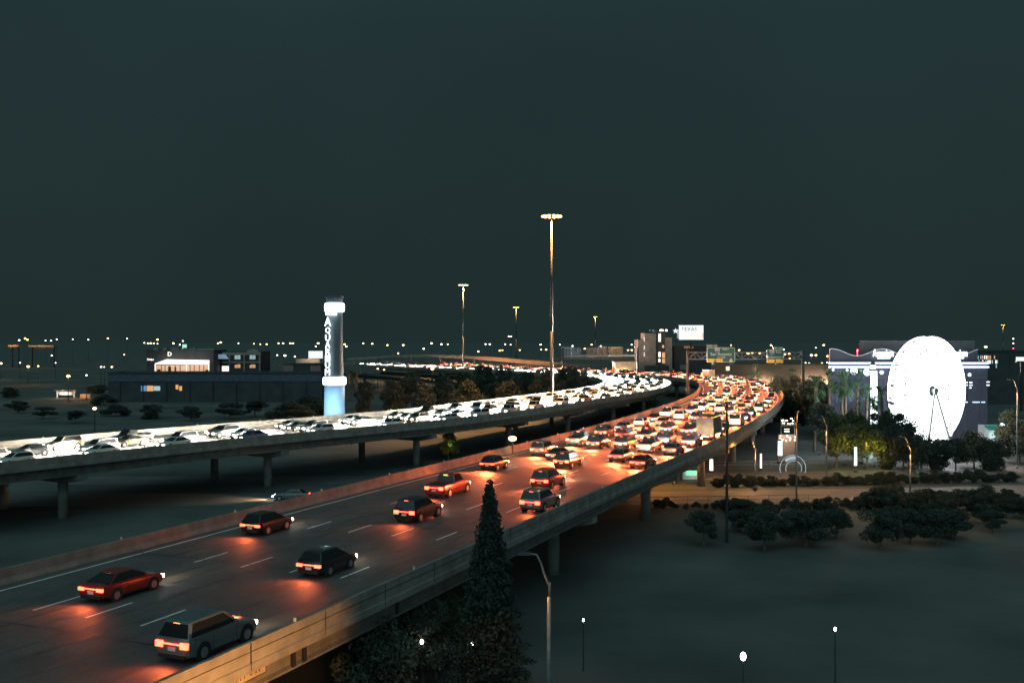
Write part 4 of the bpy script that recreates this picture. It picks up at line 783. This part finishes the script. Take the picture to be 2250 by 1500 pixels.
q = at(2204, 938, 185); t = thing('globe_lamp', 'round blue-white globe lamp right of the wheel', 'park lamp', (at(2202, 934, 185).x, 185, 0)); mb = MB(); mb.bar((0, 0, 0), (0, 0, at(0, 938, 185).z), .07, n=6); mb.build('post', M['dark'], t); mb = MB(); mb.ball((0, 0, at(0, 934, 185).z), .42, 12, 8); mb.build('globe', M['port'], t, True)
# floodlight heads in the trees (bright multi-lamp)
# railings along the lower street
def railing(x0, y0, x1, y1, label):
    a, b = Vector((x0, y0, 0)), Vector((x1, y1, 0)); d = b-a; Lr = d.length; t = thing('railing', label, 'railing', a, math.atan2(d.y, d.x)); n = int(Lr/2.6)
    mb = MB()
    for z in (.55, 1.05): mb.bar((0, 0, z), (Lr, 0, z), .04, n=6)
    mb.build('rails', M['steel'], t)
    for i in range(n+1):
        mb = MB(); mb.bar((Lr*i/n, 0, 0), (Lr*i/n, 0, 1.1), .045, n=6); mb.build('post', M['steel'], t)
railing(14, 145.5, 74, 152.2, 'two-rail steel railing between the two lower streets')
railing(12, 127.4, 52, 131.0, 'two-rail railing along the near side of the lower street')
railing(22, 163.5, 78, 170.5, 'railing along the far side of the lower streets')
# utility pole over the red-lit deck
q = at(1597, 884, 104); t = thing('utility_pole', 'dark utility pole with short crossarms before the red-lit viaduct', 'utility pole', (q.x, 104, 0)); mb = MB(); mb.bar((0, 0, 0), (0, 0, q.z), .16, .11, 10); mb.build('pole', M['dark'], t)
for py, l in ((891, .5), (914, .6), (919, .5), (938, .5)):
    mb = MB(); z = at(0, py, 104).z; mb.bar((-l, 0, z), (l, 0, z), .03, n=5); mb.build('crossarm', M['dark'], t)
mb = MB(); z = at(0, 932, 104).z; mb.lathe((0, -.2, z-.6), [(.12, 0), (.2, .3), (.2, .9), (.1, 1.2)], 8); mb.build('green_signal', mat('green_box', (.02, .12, .07), .6), t)  # lit signal, its green light painted on as body colour
# light on the lit pier
lamp_p = at(1655, 1062, 140); tpl = thing('floodlight', 'low floodlight lighting the round pier from the street side', 'floodlight', (lamp_p.x, 139, 0)); mb = MB(); mb.box((0, 0, .4), (.5, .4, .4)); mb.bar((0, 0, 0), (0, 0, .3), .06); mb.build('housing', M['dark'], tpl); lamp('flood', 'SPOT', (0, .25, .7), 500, SOD, tpl, .2, (-.8, .25, 1.6), 100, .5)
# ------------------------------------------------------------------ vegetation
def leaves(n, fn, size, m, name):
    """n leaf quads; fn -> centre"""
    cen = np.array([fn() for _ in range(n)]); a = rng.normal(size=(n, 3)); a /= np.linalg.norm(a, axis=1)[:, None]; b = rng.normal(size=(n, 3)); b -= a*(a*b).sum(1)[:, None]; b /= np.linalg.norm(b, axis=1)[:, None]
    s = size*rng.uniform(.6, 1.3, (n, 1)); v = np.stack([cen-a*s, cen-b*s*.45, cen+a*s, cen+b*s*.45], 1).reshape(-1, 3)
    me = bpy.data.meshes.new(name); me.from_pydata(v.tolist(), [], [(4*i, 4*i+1, 4*i+2, 4*i+3) for i in range(n)]); me.materials.append(m); return me
def crown_fn(h0, h1, r, k=16):
    cl = []
    for _ in range(k):
        z = random.uniform(h0, h1); t_ = (z-h0)/(h1-h0); rr = r*math.sqrt(max(.05, 1-(2*t_-.85)**2*.8)); a = random.uniform(0, 2*PI); q = rr*random.uniform(.25, .85); cl.append((q*math.cos(a), q*math.sin(a), z, r*random.uniform(.22, .42)))
    def f():
        c = random.choice(cl); v = rng.normal(size=3); v /= np.linalg.norm(v); v *= c[3]*random.uniform(.5, 1.05); return (c[0]+v[0], c[1]+v[1], c[2]+v[2]*.8)
    return f, cl
def tree_meshes(h, r, n, size, m, lo=.32):
    f, cl = crown_fn(h*lo, h*.93, r, 16 if lo > .2 else 24); cr_ = leaves(n, f, size, m, 'crown'); mb = MB(); mb.bar((0, 0, 0), (0, 0, h*.4), .05*h*.5, .03*h*.5, 8)
    for c in cl[:9]: mb.bar((0, 0, h*.34), (c[0]*.8, c[1]*.8, c[2]), .05, .02, 5)
    return cr_, mb.mesh('trunk', M['bark'])
BUSH = 4
TREES = [tree_meshes(7.5, 3.6, 9000, .17, M['leafb']), tree_meshes(6, 3.2, 8000, .16, M['leafb']), tree_meshes(8.5, 3.4, 9500, .17, M['leafb']), tree_meshes(6.5, 3.0, 6500, .16, M['leaf']), tree_meshes(5, 3.4, 9000, .17, M['leafb'], .08), tree_meshes(6, 3.0, 9000, .17, M['leafb'], .1)]
def tree(x, y, i, s, label, group=None, name='tree', sz=None):
    t = thing(name, label, 'tree', (x, y, 0), random.uniform(0, 6), group); t.scale = (s, s, (sz or s)); link('crown', TREES[i][0], t); link('trunk', TREES[i][1], t); return t
for px, py, Y, i, lab in ((930, 1322, 60, 1, 'small dark tree under the parapet, left of the conifer'), (992, 1312, 64, 3, 'faintly lit tree just left of the conifer'), (825, 1372, 55, 4, 'low dark bush below the orange-lit parapet')):
    p = at(px, py, Y); h0 = (7.5, 6, 8.5, 6.5, 5)[i]; tree(p.x, Y, i, p.z/h0*.9, lab, None, sz=p.z/h0)
PARK = 'dark leafy tree in the unlit park below the red-lit viaduct'
for _ in range(70):
    x, y = random.uniform(-2, 66), random.uniform(99, 122)
    q, _h = RP.at(RP.near(x, y), -4.5, 0)
    ok = True
    d0 = RP.near(x, y); n_ = RP.N[int(d0/2)]; off = (x-RP.Q[int(d0/2)][0])*n_[0]+(y-RP.Q[int(d0/2)][1])*n_[1]
    if off > -5 or abs(x) > y*.55: continue
    zmax = CAMZ-(1112-750)/F*y                    # stay under the hedge line of the photograph
    hh = min(7.0, zmax-.4)
    if hh < 2.4: hh = 2.4
    i = random.randrange(3); s = hh/(7.5, 6, 8.5)[i]; tree(x, y, i, s*1.35, PARK, 'trees in the unlit park', sz=s)
# hedge/tree belt along the lower street
for px in range(1420, 2240, 22):
    y = 124+random.uniform(-2, 2); x = (px-1125)/F*y; hh = (CAMZ-(random.uniform(1095, 1112) if px < 1930 else random.uniform(1080, 1102))/1+0 if False else CAMZ-((random.uniform(1092, 1108) if px < 1900 else random.uniform(1064, 1090))-750)/F*y)
    if x < 16: continue
    i = random.choice((4, 5)); s = hh/(5, 6)[i-4]; tree(x, y, i, s*1.25, 'dark bush in the ragged hedge along the lower street', 'hedge bushes along the lower street', 'bush', sz=s)
for px in range(1575, 2240, 24):
    y = 143.5+(px-1575)*.009; x = (px-1125)/F*y; i = random.choice((4, 5)); sz_ = random.uniform(.17, .30)*(5, 6)[5-i]/5; tree(x, y, i, .42, 'low dark shrub of the strip between the two lower streets', 'shrubs between the lower streets', 'shrub', sz=sz_)
# dark trees in front of the wheel and hall
for px, py, Y, i, s2, lab in ((2025, 957, 165, 0, 1.0, 'dark tree before the foot of the wheel, leftmost of its row'), (2065, 962, 163, 1, 1.0, 'dark tree directly under the wheel, second of its row'), (2100, 960, 162, 2, 1.0, 'dark tree under the right side of the wheel'), (2140, 955, 164, 0, 1.1, 'dark tree right of the wheel, before the ticket hut'), (2185, 965, 162, 1, 1.1, 'dark tree at the right end of the row below the wheel'), (1962, 898, 168, 2, .8, 'tall dark tree overlapping the left edge of the wheel'), (1985, 930, 162, 0, .9, 'rounded dark tree at the lower left of the wheel'), (1938, 900, 172, 2, .8, 'dark tree between the lighthouse and the wheel'), (2240, 930, 170, 0, 1.0, 'dark tree cut by the right edge'), (1812, 880, 185, 2, .9, 'dark tree behind the palms left of the hall'), (1790, 830, 225, 2, 1.0, 'dark tree at the right end of the ribbed wall')):
    p = at(px, py, Y); i = (4, 5, 2)[i] if py > 925 else i; h0 = (7.5, 6, 8.5, 6.5, 5, 6)[i]; tree(p.x, Y, i, p.z/h0*s2, lab, None, sz=p.z/h0)
for px, py, Y, lab in ((1838, 912, 166, 'yellow-lit tree right of the yellow lamp pole'), (1875, 905, 168, 'taller yellow-lit tree before the lighthouse'), (1905, 925, 165, 'small yellow-lit tree near the teal kiosk')):
    p = at(px, py, Y); t = tree(p.x, Y, 3, p.z/6.5*.9, lab, 'yellow-lit trees', sz=p.z/6.5); t.rotation_euler = (0, 0, 0)
    fm = MB(); fm.box((.6, -1.4, .5), (.3, .3, .3)); fm.build('uplight', M['dark'], t); lamp('tree_glow', 'POINT', (.6, -2.4, 2.8), 260, (1, .78, .10), t, .15)
p = at(2215, 905, 178); t = tree(p.x, 178, 3, p.z/6.5*.8, 'orange-lit tree right of the ticket hut', None, sz=p.z/6.5); t.rotation_euler = (0, 0, 0); lamp('tree_glow', 'POINT', (0, -2.8, 3.6), 150, (1, .42, .12), t, .15)
p = at(985, 973, 175); t = tree(p.x, 175, 3, .75, 'small yellow-green lit tree under the white-lit viaduct', None, sz=.75); t.rotation_euler = (0, 0, 0); lamp('tree_glow', 'POINT', (.6, -2.6, 4.0), 60, (.9, 1, .2), t, .15)
for i, px in enumerate((1712, 1732, 1752, 1772, 1794, 1815)):
    Y = 268-i*4; p = at(px, 836+2*(i%2), Y); tree(p.x, Y, 4+i % 2, p.z/(5, 6)[i % 2]*.75, 'dark bush hiding the foot of the ribbed wall, %s from the left' % ORD[i], 'bushes before the ribbed wall', 'bush', sz=p.z/(5, 6)[i % 2])
for i, (px, py, Y) in enumerate(((40, 880, 290), (95, 893, 270), (165, 900, 255), (228, 868, 330), (255, 890, 280), (330, 888, 270), (420, 892, 262), (505, 884, 268), (560, 878, 275), (640, 886, 262), (680, 872, 285), (20, 850, 370), (215, 845, 380))):
    p = at(px, py, Y); j = i % 6 if i % 6 != 3 else 4; h0 = (7.5, 6, 8.5, 6.5, 5, 6)[j]; tree(p.x, Y, j, p.z/h0*2.0, 'dark leafy tree on the unlit field behind the white-lit viaduct, %s from the left' % ORD[sorted((40, 95, 165, 228, 255, 330, 420, 505, 560, 640, 680, 20, 215)).index(px)], 'trees on the unlit field', sz=p.z/h0)
for px0, px1, py, lab in ((62, 118, 758.5, 'long orange-lit overpass on the horizon at the far left'), (18, 40, 758, 'short orange-lit overpass on the horizon at the far left'), (395, 470, 766, 'dim pale overpass edge behind the showroom')):
    a, b = at(px0, py, 800), at(px1, py+1, 800); t = thing('overpass', lab, 'overpass', ((a.x+b.x)/2, 800, 0)); w_ = b.x-a.x
    mb = MB(); mb.box((0, 0, a.z-.5), (w_, .4, 1.0)); mb.build('parapet', M['tan'], t); mb = MB(); mb.box((0, 4, a.z-1.4), (w_-.3, 7.4, .8)); mb.build('deck', M['conc'], t)
    for x in np.linspace(-w_/2+1.5, w_/2-1.5, max(2, int(w_/9))): mb = MB(); mb.bar((x, 4, 0), (x, 4, a.z-1.8), .5, n=8); mb.build('column', M['signk'], t)
    if px0 < 300:
        for x in np.linspace(-w_/2+4, w_/2-4, 3): lamp('parapet_lamp', 'POINT', (x, -4, a.z+2.5), 900, SOD, t, .3)
# infield trees inside the bend
for px, py, Y, i, lab in ((1065, 800, 330, 2, 'dark tree in the infield poking over the white band of lights'), (1110, 812, 320, 0, 'low dark tree in the infield, left of the tallest mast'), (1160, 815, 325, 1, 'low dark tree beside the foot of the tallest mast'), (1240, 808, 322, 2, 'sparse dark tree at the right end of the infield'), (1262, 812, 318, 0, 'low dark tree in the tip of the infield'), (1200, 820, 300, 0, 'dark tree in the infield, right of the tallest mast'), (1020, 818, 320, 1, 'dark tree in the infield below the left end of the lights'), (970, 826, 310, 2, 'dark tree in the infield beside the large orange lamp'), (905, 822, 300, 0, 'dark tree between the two large orange lamps'), (860, 832, 290, 1, 'dark tree right of the pale ramp'), (800, 838, 290, 2, 'dark tree just right of the tower'), (1120, 835, 280, 1, 'dark bushy tree low in the middle of the infield'), (1030, 842, 275, 0, 'dark bushy tree low in the left of the infield'), (930, 850, 270, 2, 'dark bushy tree behind the parapet of the white-lit viaduct')):
    p = at(px, py, Y); i = (4, 5, 5)[i]; h0 = (7.5, 6, 8.5, 6.5, 5, 6)[i]; tree(p.x, Y, i, p.z/h0*.85, lab, None, sz=p.z/h0)
# conifer in front of the red-lit viaduct
def conifer():
    Y = 58; p = at(1076, 1050, Y); H = p.z; t = thing('conifer', 'tall pointed dark conifer in front of the red-lit viaduct', 'tree', (p.x, Y, 0)); mb = MB(); mb.bar((0, 0, 0), (0, 0, H*.96), .2, .03, 8); mb.build('trunk', M['bark'], t)
    def f():
        u = random.random()**.6; z = H*(1-u); a = random.uniform(0, 2*PI); r = .14+2.45*u*(1+.20*math.sin(z*7+2*math.sin(a*2))+.14*math.sin(a*5+z*2.3)); q = r*random.uniform(.4, 1.05); return (q*math.cos(a), q*math.sin(a), z-.22*q)
    link('crown', leaves(15000, f, .15, mat('conifer_needles', (.028, .038, .03), .9, 0, .4, .8), 'crown'), t)
conifer()
# palms
def palm_mesh(seed, H):
    random.seed(seed); mb = MB(); tr = MB(); tr.tube([(.15*math.sin(z*.3+seed), .1*math.cos(z*.4), z) for z in np.linspace(0, H, 9)], [.24]+[.17]*7+[.22], 8)
    for k_ in range(30):
        a = random.uniform(0, 2*PI); el = random.uniform(-.9, 1.25); Lf = random.uniform(1.3, 1.9); d = Vector((math.cos(a), math.sin(a), 0)); s_ = Vector((-math.sin(a), math.cos(a), 0)); base = Vector((.15*math.sin(H*.3+seed), .1*math.cos(H*.4), H))
        mid = base+d*Lf*.55*math.cos(el)+Vector((0, 0, Lf*.55*math.sin(el)))
        for j in range(9):                      # a fan of pleated blades
            b_ = (j-4)/4*1.15; dr = (d*math.cos(b_)+s_*math.sin(b_)); tip = mid+dr*Lf*.55*(1-.25*abs(b_))*max(.4, math.cos(el))+Vector((0, 0, Lf*.42*math.sin(el)-.28*abs(b_)-.18))
            wv = s_*math.cos(b_)-d*math.sin(b_); mb.add([mid, (mid+tip)/2+wv*.06, tip, (mid+tip)/2-wv*.06], [(0, 1, 2, 3)])
        mb.add([base, base+s_*.03, mid+s_*.03, mid-s_*.03, base-s_*.03], [(0, 1, 2, 3, 4)])
    return mb.mesh('fronds', M['palmleaf']), tr.mesh('trunk', M['bark'], True)
PALMS = [palm_mesh(i, 6.0) for i in (1, 2, 3)]; random.seed(11)
for i, (px, py, Y, lab) in enumerate(((1663, 812, 318, 'palm silhouetted against the middle of the ribbed wall'), (1740, 822, 290, 'shaggy palm silhouetted near the right post of the sign bridge'), (1790, 845, 190, 'palm left of the hall, lowest of its cluster'), (1823, 832, 195, 'palm left of the hall, standing alone beside the portholes'), (1850, 840, 190, 'palm with pale trunk, left one of the close pair'), (1860, 836, 188, 'palm with pale trunk, right one of the close pair'), (1884, 832, 196, 'reddish palm left of the lighthouse'), (1903, 868, 180, 'small dark palm before the lighthouse'), (1938, 868, 168, 'black palm silhouette between the lighthouse and the wheel'), (1600, 832, 330, 'stubby palm at the left end of the ribbed wall'))):
    p = at(px, py, Y); t = thing('palm_tree', lab, 'palm tree', (p.x, Y, 0), i*1.3, 'palm trees'); f, k_ = PALMS[i % 3]; s = p.z/6.3; link('fronds', f, t); link('trunk', k_, t); t.scale = (min(s, 1.5) if i > 1 else 1.6, min(s, 1.5) if i > 1 else 1.6, s)
for px, Y in ((1845, 184), (1800, 184), (1880, 190)):
    p = at(px, 905, Y); t = thing('uplight', {1845: 'ground uplight at the foot of the close pair of palms', 1800: 'ground uplight at the foot of the lowest palm', 1880: 'ground uplight at the foot of the reddish palm'}[px], 'uplight', (p.x, Y, 0), 0, 'palm uplights'); mb = MB(); mb.lathe((0, 0, 0), [(.15, 0), (.2, .3)], 8); mb.build('housing', M['dark'], t); lamp('palm_glow', 'SPOT', (0, 0, 2.2), 420, (.75, 1, .9) if px != 1880 else (1, .6, .6), t, .2, (0, .25, 1), 110, .6)
